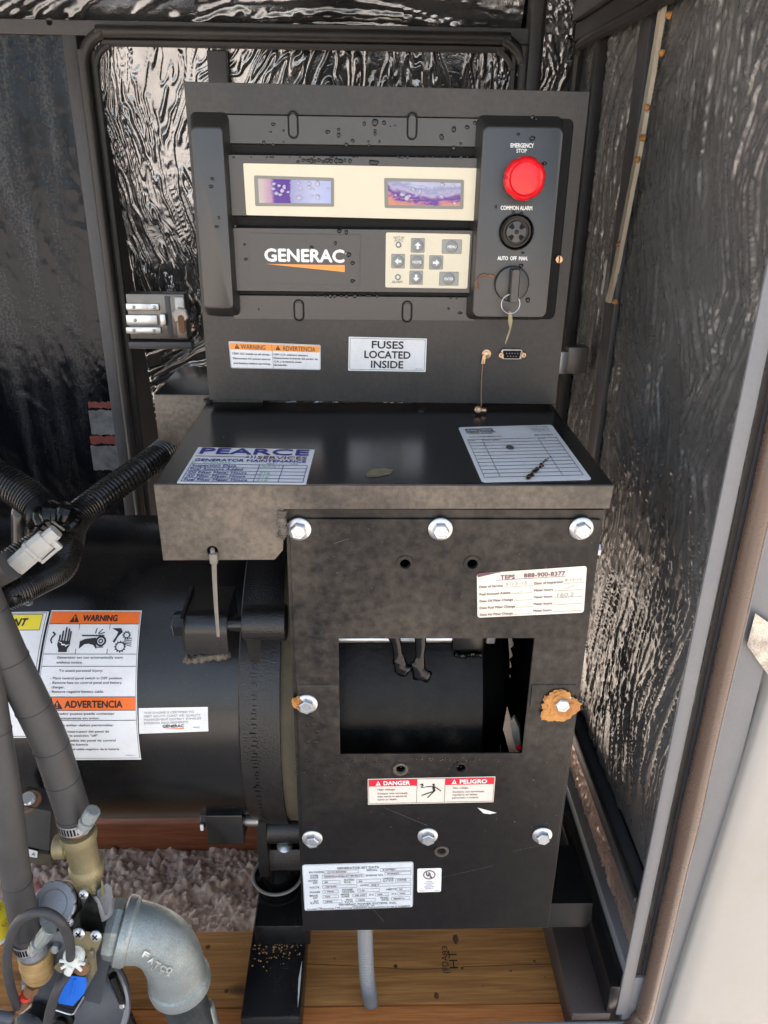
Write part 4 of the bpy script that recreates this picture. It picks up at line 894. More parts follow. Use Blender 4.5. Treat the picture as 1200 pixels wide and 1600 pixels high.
T('RATED', 44, 134, 70); T('KW', 78, 152, 36); bx(150, 128, 290, 154, '50', 26); T('RATED', 322, 134, 78); T('KVA', 322, 152, 50); bx(418, 128, 606, 156, '50', 26); T('UPSIZE', 622, 134, 84); T('ALT KW', 622, 152, 84); bx(718, 130, 842, 154, 'NONE', 70)
T('VOLTS', 48, 188, 76); bx(150, 166, 420, 192, '120/240', 90); T('AMPS', 444, 182, 64); bx(512, 164, 842, 190, '208.3', 60)
T('PHASE', 50, 226, 78); bx(150, 206, 274, 232, '1 PHA', 72); T('POWER', 304, 214, 84); T('FACTOR', 304, 232, 94); bx(424, 204, 598, 232, '1.0', 34); T('HERTZ', 648, 222, 82); bx(734, 204, 842, 230, '60', 24)
T('BRKR', 46, 254, 66); T('KW', 74, 272, 34); bx(150, 246, 274, 272, 'N/A', 40); T('BRKR', 294, 252, 66); T('AMPS', 294, 270, 66); bx(384, 244, 496, 270, '200 AMP', 84); T('X"d', 512, 262, 36); bx(562, 242, 668, 268, 'N/A', 40); T("X'd", 690, 260, 36); bx(740, 240, 842, 266, 'N/A', 40)
T('ALT', 76, 298, 38); T('R.P.M.', 52, 316, 66); bx(150, 288, 300, 314, '1800', 54); T('ENG', 334, 296, 48); T('R.P.M.', 322, 314, 66); bx(408, 284, 564, 310, '1800', 54); T('PROD.', 602, 290, 68); T('DATE', 612, 308, 56); bx(688, 280, 836, 308, '08/09/10', 86)
T('GENERAC POWER SYSTEMS, INC.', 272, 336, 460, 15); T('WAUKESHA, WI', 376, 350, 178, 10); T('CLASS', 20, 366, 76, 12); T('ROTOR', 150, 366, 86, 12); T('STATOR WINDING INSULATION AT 50 C AMBIENT', 290, 366, 550, 12); bx(104, 348, 140, 368, 'H', 14); bx(244, 348, 280, 368, 'H', 14)
L.frame(3, 3, 857, 369, 1.5, M_inkg); L.done(s_)
s_, L = flatlabel('listing_label', [(652, 1357), (690, 1356), (689, 1393), (652, 1394)], YC-.0003, 195, 190, M_paper, front, r=.06)
s_['label'] = 'small square white listing mark label'
for r, r2 in ((50, 42),):
    for i in range(28):
        t, t2 = 2*math.pi*i/28, 2*math.pi*(i+1)/28
        L.poly([(97+r*math.cos(t), 50+36*math.sin(t)), (97+r*math.cos(t2), 50+36*math.sin(t2)), (97+r2*math.cos(t2), 50+29*math.sin(t2)), (97+r2*math.cos(t), 50+29*math.sin(t))], M_inkm, 'ring')
L.text('U', 74, 58, 30, M_ink, w=22, bold=.07); L.text('L', 102, 70, 30, M_ink, w=17, bold=.07)
for i, (t, w_) in enumerate((('LISTED', 50), ('STATIONARY', 85), ('ENGINE', 50), ('GENERATOR', 80), ('ASSEMBLY', 70))): L.text(t, 97, 106+i*14.5, 7.5, M_inkb, 'c', w_)
L.text('2037', 20, 180, 6, M_inkb, w=40); L.text('9L33', 150, 180, 6, M_inkb, w=34); L.done(s_)
rnd = random.Random(12)
drops('dirt_specks', [(rnd.gauss(540, 42), 1184+abs(rnd.gauss(0, 18)), rnd.uniform(.7, 2.0)) for _ in range(90)]+[(rnd.gauss(490, 8), rnd.gauss(1140, 26), rnd.uniform(1, 3.2)) for _ in range(16)]+[(rnd.gauss(715, 22), 1183+abs(rnd.gauss(0, 8)), rnd.uniform(.7, 1.8)) for _ in range(36)]+[(rnd.gauss(858, 9), rnd.gauss(1083, 8), rnd.uniform(.8, 2)) for _ in range(24)], YP-.0004, M_drop, cover, sq=.35)
drops('pale_grit', [(rnd.uniform(490, 870), rnd.uniform(1184, 1300), rnd.uniform(.3, .8)) for _ in range(40)]+[(rnd.uniform(640, 760), 1184+abs(rnd.gauss(0, 6)), rnd.uniform(.4, .9)) for _ in range(22)], YP-.0004, M_scar, cover, sq=.4)
mb = MB()
for x0, y0, x1, y1 in ((690, 1371, 770, 1353), (600, 1262, 668, 1290), (700, 1262, 676, 1312), (492, 1105, 500, 1122), (846, 1118, 838, 1165), (520, 850, 545, 842), (800, 1330, 842, 1322), (560, 1395, 600, 1440)):
    yy = YC-.0004 if y0 > 1320 else YP-.0004; a, b = P(x0, y0, yy), P(x1, y1, yy); mb.add([a, b, b+Vector((.0001, 0, .0003)), a+Vector((.0001, 0, .0002))], [(0, 1, 2, 3)])
tag(mb.build('scratches', M_inkg, cover, None), kind='stuff')
# white scuff
mb = MB(); mb.add([P(x, y, YP-.0004) for x, y in ((746, 1262), (754, 1264), (776, 1270), (766, 1272), (756, 1271))], [(0, 1, 2, 3, 4)]); mb.build('paint_scuff', M_white, cover, None)
# shelf labels
s_, L = flatlabel('maintenance_label', [(310, 699), (492, 703), (478, 757), (276, 755)], ZS_+.0003, 930, 300, M_paper, sh, r=.005, plane='Z')
s_['label'] = 'white maintenance label with blue title'
L.text('PEARCE', 40, 60, 50, M_inkb, w=850, bold=.07); L.line(20, 82, 440, 84, 4, M_inkm, 'arrow_line'); L.poly([(425+14*math.cos(t), 84+7*math.sin(t)) for t in [i*.7 for i in range(9)]], M_inkm, 'arrow_line')
for k in (0, 26): L.line(452+k, 72, 464+k, 84, 7, M_inkb, 'chevrons'); L.line(464+k, 84, 452+k, 96, 7, M_inkb, 'chevrons')
L.text('SERVICES', 505, 98, 24, M_inkm, w=380, bold=.05); L.text('GENERATOR MAINTENANCE', 35, 126, 20, M_inkb, w=850, bold=.06)
L.text('PM', 600, 145, 9, M_inkb, w=48); L.text('PM', 780, 145, 9, M_inkb, w=48)
ys = [150, 178, 206, 234, 262, 288]
for y in ys: L.line(25, y, 905, y, 3, M_inkb)
for x in (25, 545, 725, 905): L.line(x, 150, x, 288, 4.5, M_inkb)
for i, t in enumerate(('Inspection Date', 'Fuel Amount Added', 'Oil Filter Meter Hours', 'Air Filter Meter Hours', 'Fuel Filter Meter Hours')): L.text(t, 42, 172+i*28, 17, M_inkb, w=(330, 390, 430, 430, 455)[i], bold=.04)
for i, t in enumerate(('3/5/21', '', '316', '316', '316')):
    if t: L.text(t, 565, 172+i*28, 16, M_green, w=130 if i == 0 else 80, shear=.2, name='handwriting')
L.text('E  Count', 20, 144, 15, M_green, w=300, shear=.2, name='handwriting'); L.done(s_)
s_, L = flatlabel('log_label', [(716, 668), (862, 664), (925, 750), (753, 754)], ZS_+.0003, 1000, 1000, M_paper, sh, r=.03, plane='Z')
s_['label'] = 'white ruled log label with a dark scratch'
for x0, x1 in ((60, 195), (205, 345)): L.frame(x0, 45, x1, 105, 12, M_ink, 'logo_blocks'); L.line(x0+20, 75, x1-20, 75, 10, M_inkg, 'logo_blocks')
L.text('ENERGY SYSTEMS', 60, 135, 20, M_ink, w=300, bold=.05); L.text('POWER SYSTEMS', 80, 162, 16, M_ink, w=240, bold=.04); L.text('www.energysystems.com', 65, 225, 20, M_ink, w=330, bold=.03)
for i, t in enumerate(('7100 S. Longe St. #300', 'Stockton, CA 95206', '209-983-6900  tel', '209-983-6905  fax')): L.text(t, 930, 50+i*30, 17, M_inkg, 'r', (230, 190, 180, 170)[i])
L.text('888.249.4810', 930, 225, 22, M_ink, 'r', 190, bold=.03)
T = lambda t, x, y, w_: L.text(t, x, y, 20, M_ink, w=w_)
T('Date', 50, 300, 60); T('Description', 195, 298, 170); T('Hour', 770, 290, 60)
for i in range(12): L.line(40, 270+i*60, 950, 270+i*60, 7, M_inkg)
for x in (40, 185, 760, 950): L.line(x, 262, x, 930, 5, M_inkg)
L.poly([(420+40*math.cos(t), 440+40*math.sin(t)) for t in [i*.4 for i in range(16)]], M_steel, 'rivet_mark', .001)
rnd = random.Random(6)
for i in range(44):
    t = i/44; x, y = 760-t*360+rnd.uniform(-12, 12), 620+t*370+rnd.uniform(-8, 8); r = (4+26*t)*rnd.uniform(.4, 1.1)
    L.poly([(x+r*1.3*math.cos(a), y+r*math.sin(a)*rnd.uniform(.6, 1.2)) for a in [k*1.05 for k in range(6)]], M_rust if i % 4 == 0 else M_gloss, 'scratch', .0011+.00001*i)
L.done(s_)
# zip tie hanging from the flange hole
zr = root('zip_tie', P(333, 862, YF-.004), 'long dusty zip tie hanging from the hole in the shelf flange', 'zip tie')
MB().tube([P(x, y, YF-.004) for x, y in ((334, 866), (335, 900), (337, 940), (339, 970), (341, 994))], .0024, 6, 6, rf=lambda t: .0026-.0010*t).build('strap', M_tie, zr)
q = P(334, 872, YF-.004); MB().box((q.x-.0035, q.y-.003, q.z-.005), (q.x+.0035, q.y+.003, q.z+.005), .001).build('buckle', M_tie, zr)
MB().tube([P(333, 868, YF-.003), P(332, 860, YF-.002), P(332, 858, YF+.004)], .0022, 6, 4).build('loop', M_tie, zr)
# side box behind on the left
zt2 = P(260, 617, .02).z; zb2 = P(260, 696, .02).z; xa2 = P(240, 617, .02).x
jb = root('side_box', (xa2+.05, .08, zb2), 'small dusty black steel box tucked behind the shelf on the left', 'box')
MB().box((xa2, .02, zb2), (-.14, .021+.002, zt2), .0008).build('front_face', M_powder2, jb)
MB().box((xa2, .0235, zb2), (-.14, .16, zt2-.0005), .001).build('box_body', M_gloss, jb)
# ================================================================== GENERATOR BARREL
BY, BZ, BR = 0.0, -.353, .1925
def cyl(px, py, R=BR):                       # photo pixel -> (x, angle) on the barrel
    d = ray(px, py); o = CAM-np.array([0, BY, BZ]); a = d[1]**2+d[2]**2; b = o[1]*d[1]+o[2]*d[2]; c = o[1]**2+o[2]**2-R*R
    D = max(b*b-a*c, 0); t = (-b-math.sqrt(D))/a; q = o+d*t
    return q[0], math.atan2(q[2], -q[1])
def cpt(x, th, R): return (x, BY-R*math.cos(th), BZ+R*math.sin(th))
ge = root('generator_barrel', (0, 0, BZ-BR), 'big glossy black generator barrel with warning decals lying behind the hoses', 'generator')
xe = cyl(757, 1060)[0]
def ringx(name, prof, m, n=128, sm=30): return MB().lathe([(r, x) for x, r in prof], (0, BY, BZ), (1, 0, 0), n).build(name, m, ge, sm)
ringx('barrel', [(-1.1, BR-.01), (-1.1, BR), (-.075, BR), (-.075, BR-.01)], M_drum)
ringx('barrel_sleeve', [(-.076, BR-.01), (-.076, BR+.0005), (xe-.002, BR+.0005), (xe, BR-.002), (xe, BR-.02)], M_drumw)
xc0, xc1, xc2 = cyl(372, 1100)[0], cyl(438, 1100)[0], cyl(466, 1100)[0]
xm = xc0+(xc1-xc0)*.42
ringx('end_casting', [(xc0, BR-.004), (xc0+.0005, BR+.003), (xc0+.002, BR+.0045), (xm-.001, BR+.006), (xm+.003, BR+.0075), (xc1, BR+.008), (xc1+.001, BR-.01)], M_cast, 160, 25)
ringx('gasket_ring', [(xc1-.001, BR-.02), (xc1-.001, BR+.004), (xc2+.01, BR+.0045), (xc2+.01, BR-.02)], M_olive, 160)
# cast teeth along the parting ridge
tb = MB()
for i in range(64):
    th = math.radians(-46+i*1.45+random.uniform(-.4, .4)); r = BR+.0068; w2 = .002+.0035*random.random(); jx_ = random.uniform(-.002, .003)
    c = Vector(cpt(xm, th, r)); t1 = Vector((0, math.sin(th), math.cos(th))); nn = Vector((0, -math.cos(th), math.sin(th)))
    tb.loft([[c+Vector((sx*w2+jx_, 0, 0))+t1*(sy*.0016)+nn*k*.0006 for sx, sy in ((-1, -1), (1, -1), (1, 1), (-1, 1))] for k in (-1, 1)])
tag(tb.build('ridge_teeth', M_cast, ge, 30), kind='stuff')
# lugs with bolts: upper, lower
def cylx(name, x0, x1, y, z, r, m, par, n=28, taper=0, sm=30): return MB().lathe([(r-.001, 0), (r, .001), (r+taper, x1-x0-.001), (r+taper-.001, x1-x0)], (x0, y, z), (1, 0, 0), n).build(name, m, par, sm)
YL = -.214
a, b = P(284, 955, YL), P(357, 1022, YL); zc = (P(300, 986, YL).z)
rl = .018; zt__, yb__ = P(300, 958, YL).z, -.15
prl = [(YL, b.z)]+[(YL+rl-rl*math.cos(t), zt__-.006-rl+rl*math.sin(t)) for t in [i*math.pi/12 for i in range(7)]]+[(yb__, zt__-.006), (yb__, b.z)]
lug = MB().loft([[(x, y, z) for y, z in prl] for x in (a.x, b.x)]).build('bolt_lug', M_drum, ge, 30)
MB().loft([[(a.x-.0025+dx, y, z) for y, z in ((YL+.001, b.z+.002), (YL-.001, a.z-.008), (-.16, a.z-.002), (-.14, b.z))] for dx in (0, .003)]).build('lug_plate', M_drum, lug, 30)
cylx('lug_bolt', P(267, 984, YL).x, a.x-.002, YL+.014, zc, .0125, M_drum, ge, 6)
MB().lathe([(.0095, 0), (.0095, .0015)], (P(267, 984, YL).x-.001, YL+.014, zc), (1, 0, 0), 24).build('bolt_face', M_gloss, ge)
bead('weld_bead', [(288, 1028), (297, 1031), (312, 1029), (330, 1026), (350, 1024), (357, 1021)], YL+.008, .0042, M_powder2, lug)
cylx('tie_rod', b.x-.01, P(384, 985, YL).x, YL+.012, P(370, 985, YL).z, .0075, M_gloss, ge)
q0, q1 = P(377, 985, YL-.002), P(446, 985, YL-.002)
cylx('casting_boss', q0.x, q1.x, YL+.013, q0.z, .0168, M_cast, ge, 32, .0015)
# rib under the boss
MB().loft([[(q0.x+.002+k*.010, YL+.004+k*.004, q0.z-.010), (q0.x+.008+k*.010, YL+.004+k*.004, q0.z-.010), (q0.x+.006+k*.006, YL+.020, q0.z-.052), (q0.x+.003+k*.006, YL+.020, q0.z-.052)] for k in (0, 1)]).build('casting_rib', M_cast, ge, 30)
YM = -.175
a, b = P(320, 1275, YM), P(382, 1320, YM)
lug2 = MB().box((a.x, YM, b.z), (b.x, YM+.05, a.z), .002).build('bolt_lug', M_drum, ge)
cylx('lug_bolt', P(310, 1300, YM).x, a.x, YM+.022, (a.z+b.z)/2, .012, M_drum, ge, 6)
q = P(312, 1303, YM); MB().box((q.x-.001, q.y+.008, q.z-.004), (q.x+.003, q.y+.011, q.z+.005), .001).build('paint_mark', M_white, lug2)
cylx('tie_rod', b.x-.005, P(402, 1304, YM).x, YM+.022, P(392, 1304, YM).z, .0068, M_steel, ge)
# casting leg to the foot with rubber mount
def yzpoly(name, x0, x1, pts, m, par=ge, bev=0): return MB().loft([[(x, y, z) for y, z in pts] for x in (x0, x1)]).build(name, m, par, 30)
YG = -.14
xl0 = P(402, 1300, YG).x; xl1 = P(468, 1300, YG).x
zz = lambda py, Y=YG: P(430, py, Y).z
yzpoly('casting_leg', xl0, xl0+.012, [(-.150, zz(1195, -.15)), (YG-.006, zz(1280)), (YG-.008, zz(1350)), (YG-.002, zz(1368)), (-.10, zz(1368)), (-.08, zz(1200))], M_cast)
yzpoly('casting_leg', xl0+.010, xl1+.01, [(YG+.012, zz(1340)), (YG+.006, zz(1352)), (YG+.006, zz(1366)), (-.1, zz(1366)), (-.1, zz(1340))], M_cast)
cylx('casting_boss', xl0+.006, xl1+.02, YG+.012, zz(1305), .0185, M_cast, ge, 32)
q = P(444, 1331, YG); MB().lathe([(.010, 0), (.010, .002), (.0075, .004), (.0001, .005)], q+Vector((0, .010, 0)), (0, -.35, 1), 20).build('nut', M_zinc, ge)
q = P(443, 1331, YG); MB().box((q.x-.002, q.y+.004, q.z+.001), (q.x+.003, q.y+.006, q.z+.004), .0008).build('green_paint_dab', M_green, ge)
q = PZ(434, 1366, -.655); YR_ = q.y
rm = MB().lathe([(.030, 0), (.032, .004), (.032, .008), (.024, .012), (.020, .03), (.021, .05), (.0001, .05)], (q.x, YR_, -.665), (0, 0, 1), 40).build('rubber_mount', M_tape, ge)
M_film_w = new('dull_white_edge', (.20, .20, .18), .5)[0]
MB().tube([(q.x+math.cos(t)*.0335, YR_+math.sin(t)*.0335, -.655) for t in [2*math.pi*i/32 for i in range(33)]], .0022, 8, 2).build('mount_rim', M_film_w, ge)
# right-hand end seen through the window: lug, rod, nut, cable, louvres
YN = -.165
wl = lambda px, py: P(px, py, YN)
a, b = wl(530, 1005), wl(712, 1005)
cylx('tie_rod', a.x-.05, b.x+.01, YN+.01, a.z, .0050, M_zinc, ge)
a, b = wl(708, 985), wl(757, 1018)
lug3 = MB().box((a.x, YN, b.z), (b.x, YN+.06, a.z+.01), .003).build('bolt_lug', M_drum, ge)
bead('weld_bead', [(711, 1020), (722, 1024), (738, 1022), (752, 1023)], YN+.004, .0036, M_tape, lug3)
cylx('rod_nut', wl(761, 999).x, wl(775, 999).x, YN+.01, wl(768, 1000).z, .0095, M_zinc, ge, 6)
ringx('end_bell', [(xe-.01, .0), (xe-.01, BR-.03), (xe+.03, BR-.05), (xe+.05, BR-.12), (xe+.05, 0)], M_dark)
MB().tube([P(x, y, -.10) for x, y in ((786, 1030), (789, 1055), (780, 1078), (764, 1090), (752, 1095))], .0022, 8, 5).build('end_cable', M_steel, ge)
MB().tube([P(x, y, -.10) for x, y in ((775, 1030), (778, 1050), (774, 1070))], .0016, 8, 5).build('end_cable', M_wirer, ge)
MB().tube([P(x, y, -.08) for x, y in ((765, 1075), (772, 1110), (784, 1150), (792, 1180))], .004, 8, 5).build('end_cable', M_dark, ge)
# louvre panel standing behind the window on the right
lv = root('louvre_panel', (.165, -.1, -.45), 'dark louvred panel seen edge-on inside the right of the window', 'vent panel')
MB().box((.176, -.215, -.50), (.178, .10, -.10)).build('backing', M_dark, lv)
for k in range(16):
    z = -.145-k*.0165
    MB().loft([[(.176, y, z), (.168, y, z-.011), (.170, y, z-.0125), (.176, y, z-.004)] for y in (-.212, -.02)]).build('slat', M_gloss, lv, 20)
M_scrap = worn('dirty_paper', (.30, .27, .22), .7, (.10, .08, .06), .7, 60, pstr=0)
pc_ = root('paper_scrap', P(805, 1165, -.2), 'curled dirty white paper scrap in the lower right of the window', 'scrap')
p = [P(x, y, -.19) for x, y in ((797, 1128), (803, 1122), (811, 1138), (814, 1170), (807, 1172), (801, 1152))]
MB().loft([[v for v in p], [v+Vector((.002, .006, 0)) for v in p]]).build('scrap_sheet', M_scrap, pc_, 30)
q = P(811, 1168, -.195); MB().lathe([(.0036, 0), (.003, .002), (.0001, .003)], q, (0, -1, .2), 9).build('pink_mark', M_inkr, pc_)
M_tapeb = new('fresh_black_tape', (.004, .004, .005), .14, 0, .35)[0]
# two cable ends wrapped in black tape hanging in the window
for lbl, pts, rr in (('cable end wrapped in black tape with flared tip, left of the pair in the window', ((613, 985), (619, 1005), (622, 1025), (625, 1035), (630, 1045), (626, 1056)), (.0062, .0055, .0050, .0078, .0092, .0050)),
                     ('crinkled black taped cable end, right of the pair in the window', ((657, 985), (657, 1005), (656, 1025), (653, 1040), (660, 1056), (664, 1066)), (.0062, .0058, .0045, .0078, .0098, .0030))):
    tr = root('taped_cable_end', P(*pts[-1], -.20), lbl, 'cable end', 'taped cable ends in the window')
    L_ = []; rnd = random.Random(len(lbl)); n = 14
    f = []
    for i in range(len(pts)-1):
        for k in range(4): t = k/4; f.append((pts[i][0]*(1-t)+pts[i+1][0]*t, pts[i][1]*(1-t)+pts[i+1][1]*t, rr[i]*(1-t)+rr[i+1]*t))
    for j, (x, y, r) in enumerate(f):
        c = P(x, y, -.20); L_.append([c+Vector((math.cos(t)*r*(1+rnd.uniform(-.08, .08)), math.sin(t)*r*.55*(1+rnd.uniform(-.10, .10)), math.cos(t)*r*.35*math.sin(j*.9)+rnd.uniform(-.0008, .0008))) for t in [2*math.pi*i/n for i in range(n)]])
    MB().loft(L_).build('tape_wrap', M_tapeb, tr, 75)
    MB().tube([P(pts[0][0], pts[0][1]-60, -.19), P(pts[0][0], pts[0][1]-25, -.195), P(*pts[0], -.20)], .0045, 10, 4).build('cable', M_dark, tr)
# decals on the barrel
def dlabel(name, corners, W, H, m, nu=2, nv=24, base=.0006):
    q = [cyl(x, y) for x, y in corners]
    def fn(u, v, h):
        x = (q[0][0]*(1-u)+q[1][0]*u)*(1-v)+(q[3][0]*(1-u)+q[2][0]*u)*v
        t = (q[0][1]*(1-u)+q[1][1]*u)*(1-v)+(q[3][1]*(1-u)+q[2][1]*u)*v
        return cpt(x, t, BR+base+h)
    return sheet(name, fn, m, ge, nu, nv), Label(W, H, fn)
s_, L = dlabel('warning_decal', [(81, 954), (222, 954.5), (221, 1186), (60, 1187)], 700, 1165, M_paper)
s_['label'] = 'tall white decal with orange warning bands and three pictograms'
L.frame(6, 10, 694, 1150, 3, M_ink, n=20)
L.rect(12, 14, 688, 108, M_orange, 'orange_band', .0005, 8); L.rect(12, 652, 688, 752, M_orange, 'orange_band', .0005, 8)
L.warn(195, 62, 66); L.text('WARNING', 258, 85, 46, M_ink, w=262, bold=.05); L.warn(142, 706, 70); L.text('ADVERTENCIA', 195, 730, 50, M_ink, w=402, bold=.05)
for y in (108, 335, 425, 650, 752, 830): L.line(12, y, 688, y, 4)
L.line(240, 108, 240, 335, 4); L.line(472, 108, 472, 335, 4)
def PG(pts, dx=0, dy=0, m=M_ink, h=.0007): L.poly([(x+dx, y+dy) for x, y in pts], m, 'pictogram', h)
PG([(112, 320), (176, 320), (176, 300), (192, 268), (192, 238), (100, 232), (98, 268), (112, 300)])
for x, y0, y1 in ((103, 190, 232), (122, 158, 236), (143, 132, 238), (164, 142, 238), (180, 162, 240)): PG([(x, y1), (x+12, y1), (x+12, y0+6), (x+8, y0), (x+3, y0), (x, y0+6)])
PG([(100, 240), (130, 248), (126, 256), (160, 262), (156, 270), (190, 262), (160, 282), (162, 272), (128, 268), (132, 258)], m=M_print, h=.0011)
for a in ((50, 170, 72, 188, 11), (72, 186, 52, 210, 11), (52, 208, 44, 235, 11), (44, 232, 58, 256, 9)): L.line(*a, M_ink, 'pictogram')
PG([(262, 240), (300, 222), (380, 212), (384, 250), (392, 300), (366, 268), (330, 258), (300, 262), (262, 296)])
L.line(272, 196, 440, 196, 9, M_ink, 'pictogram'); L.line(385, 284, 440, 282, 7, M_ink, 'pictogram')
for i in range(10): PG([(278+i*11, 199), (284+i*11, 199), (281+i*11, 207)])
def gear(cx, cy, r, ri, n):
    for i in range(24):
        t, t2 = 2*math.pi*i/24, 2*math.pi*(i+1)/24
        PG([(cx+r*math.cos(t), cy+r*math.sin(t)), (cx+r*math.cos(t2), cy+r*math.sin(t2)), (cx+ri*math.cos(t2), cy+ri*math.sin(t2)), (cx+ri*math.cos(t), cy+ri*math.sin(t))])
    for i in range(n):
        t = 2*math.pi*i/n; c, s = math.cos(t), math.sin(t); PG([(cx+r*c*.9-s*5, cy+r*s*.9+c*5), (cx+(r+8)*c-s*4, cy+(r+8)*s+c*4), (cx+(r+8)*c+s*4, cy+(r+8)*s-c*4), (cx+r*c*.9+s*5, cy+r*s*.9-c*5)])
gear(418, 238, 40, 26, 0); gear(418, 238, 18, 9, 0)
for a in ((370, 180, 378, 140, 7), (392, 182, 410, 160, 7), (410, 158, 424, 148, 7), (400, 186, 440, 172, 7)): L.line(*a, M_ink, 'pictogram')
PG([(492, 140), (560, 140), (575, 170), (545, 200), (520, 250), (506, 242), (532, 196), (540, 168)])
gear(606, 192, 24, 17, 10); gear(565, 280, 36, 28, 12)
for k in range(5): L.line(590, 226+k*9, 648, 216+k*15, 5, M_ink, 'pictogram')
tx = lambda t, x, y, w_, hh=17: L.text(t, x, y, hh, M_ink, w=w_, bold=.015)
tx('Generator set can automatically start', 112, 368, 480); tx('without notice.', 112, 405, 190); tx('To avoid personal injury:', 138, 465, 315)
for i, (t, w_) in enumerate((('- Place control panel switch in OFF position.', 515), ('- Remove fuse on control panel and battery', 510), ('charger.', 92), ('- Remove negative battery cable.', 385))): tx(t, 82+(14 if i == 2 else 0), 520+i*33, w_)
tx('Generador puesto puede comenzar', 82, 785, 460); tx('automaticamente sin aviso.', 82, 820, 355); tx('Para evitar daños personales:', 140, 875, 390)
for i, (t, w_) in enumerate((('- Ponga el interruptor del panel de', 410), ('control en la posición "off"', 330), ('- Quite el fusible del panel de control', 450), ('o cargador de batería', 260), ('- Desconecte el cable negativo de la batería', 470))): tx(t, 90, 926+i*33+(8 if i > 1 else 0)+(8 if i > 3 else 0), w_)
tx('0E4496T-1', 600, 1125, 62, 7); L.done(s_)
s_, L = dlabel('notice_decal', [(-70, 958), (77, 956), (54, 1152), (-95, 1153)], 700, 900, M_paper)
s_['label'] = 'white decal with yellow heading, half hidden by the hoses'
L.frame(8, 8, 690, 890, 4, M_ink, n=16); L.rect(14, 20, 660, 135, M_yellow, 'yellow_band', .0005, 8); L.frame(12, 18, 664, 137, 4, M_ink)
L.text('IMPORTANT', 550, 103, 52, M_ink, 'r', 400, shear=.22, bold=.05)
for i, (t, w_) in enumerate((('Use a 50/50 mix', 150), ('of antifreeze and', 120), ('low (40 min).', 150), ('damage the engine.', 160))): L.text(t, 500, 560+i*62, 22, M_inkg, 'r', w_*1.6, bold=.03)
L.done(s_)
s_, L = dlabel('certification_decal', [(217, 1106), (325, 1104), (326, 1142), (218, 1146)], 285, 105, M_paper, 2, 4)
s_['label'] = 'small white emissions certification decal'
for i, (t, w_) in enumerate((('THIS ENGINE IS CERTIFIED TO', 205), ('MEET SOUTH COAST AIR QUALITY', 232), ('MANAGEMENT DISTRICT EXHAUST', 236), ('EMISSION REQUIREMENTS', 180))): L.text(t, 22, 24+i*14, 8.5, M_pencil, w=w_, bold=.02)
L.text('GENERAC', 98, 82, 11, M_ink, w=86, bold=.05); L.poly([(98, 87), (184, 86), (184, 91)], M_orange, 'orange_wedge'); L.text('0E8001', 222, 88, 5, M_inkg, w=28); L.done(s_)

# ================================================================== WIRING LOOMS
def loom(name, pts, r, label, m=M_loom, pitch=.0031, grp='corrugated wiring looms'):
    pts = [Vector(p) for p in pts]; ln = sum((b-a).length for a, b in zip(pts, pts[1:]))
    rt = root(name, pts[0], label, 'cable loom', grp)
    sub = max(8, int(ln/pitch*4/(len(pts)-1))); cyc = ln/pitch
    MB().tube(pts, r, 18, sub, rf=lambda t: r*(1+.045*(1 if math.sin(t*cyc*2*math.pi) > 0 else -1))).build('corrugated_sleeve', m, rt, 50)
    return rt
l1 = loom('wiring_loom', [P(275, 690, .05), P(235, 722, .0), P(170, 768, -.06), P(118, 812, -.11), P(106, 850, -.14), P(95, 885, -.16), P(60, 905, -.18), P(20, 925, -.20), P(-30, 945, -.21)], .0152, 'thick corrugated black loom running from behind the shelf down to the left')
loom('wiring_loom', [P(-40, 725, -.10), P(5, 752, -.11), P(42, 775, -.12), P(66, 798, -.13), P(72, 815, -.14)], .0175, 'thick corrugated loom curving in from the left edge above the connector')
loom('wiring_loom', [P(76, 825, -.135), P(62, 845, -.15), P(35, 862, -.165), P(5, 882, -.18), P(-30, 905, -.19)], .0115, 'thin corrugated loom above the grey connector')
wt = root('tape_wrap_joint', P(88, 806, -.13), 'lumpy black tape wrap joining the looms at the left', 'tape wrap')
MB().tube([P(70, 812, -.145), P(84, 805, -.15), P(100, 806, -.15), P(108, 815, -.145)], .014, 14, 6, rf=lambda t: .0135*(1+.12*math.sin(t*23)+.06*math.sin(t*61))).build('wrap', M_tape, wt, 25)
MB().tube([P(78, 812, -.16), P(92, 822, -.168), P(100, 828, -.165)], .0012, 6, 5).build('tie_strap', M_tie, wt)
rh = root('rubber_grommet', P(38, 800, -.1), 'black rubber bulb standing in the dark behind the looms', 'grommet')
MB().tube([P(38, 870, -.11), P(37, 830, -.11), P(38, 800, -.11), P(45, 790, -.10)], .0125, 16, 6).build('rubber_stem', M_gloss, rh)
# grey connector with wires
ax0, ax1 = P(24, 885, -.215), P(88, 830, -.205); d = (ax1-ax0); dn = d.normalized(); sd_ = dn.cross(Vector((0, -1, 0))).normalized(); up = sd_.cross(dn).normalized()
cn = root('connector_plug', ax0, 'light grey plastic connector plug with red and black wires', 'connector')
def seg(t0, t1, wa, wb, h0, name='plug_body', off=0, uo=0):
    L_ = []
    wa, wb, h0, off = wa*.76, wb*.76, h0*.8, off*.76
    for t, k in ((t0, .94), (t0+.02, 1), (t1-.02, 1), (t1, .94)):
        c = ax0+d*t+sd_*off+up*uo; w_ = (wa if t < (t0+t1)/2 else wb)*k; h = h0*k
        L_.append([c+sd_*w_*x+up*h*y for x, y in ((-1, -.6), (-.6, -1), (.6, -1), (1, -.6), (1, .6), (.6, 1), (-.6, 1), (-1, .6))])
    return MB().loft(L_).build(name, M_conn, cn, 25)
seg(0, .42, .0125, .0125, .0085); seg(.40, .47, .0150, .0150, .0102); seg(.46, .78, .0135, .0130, .0090); seg(.76, 1.0, .0092, .0088, .0078)
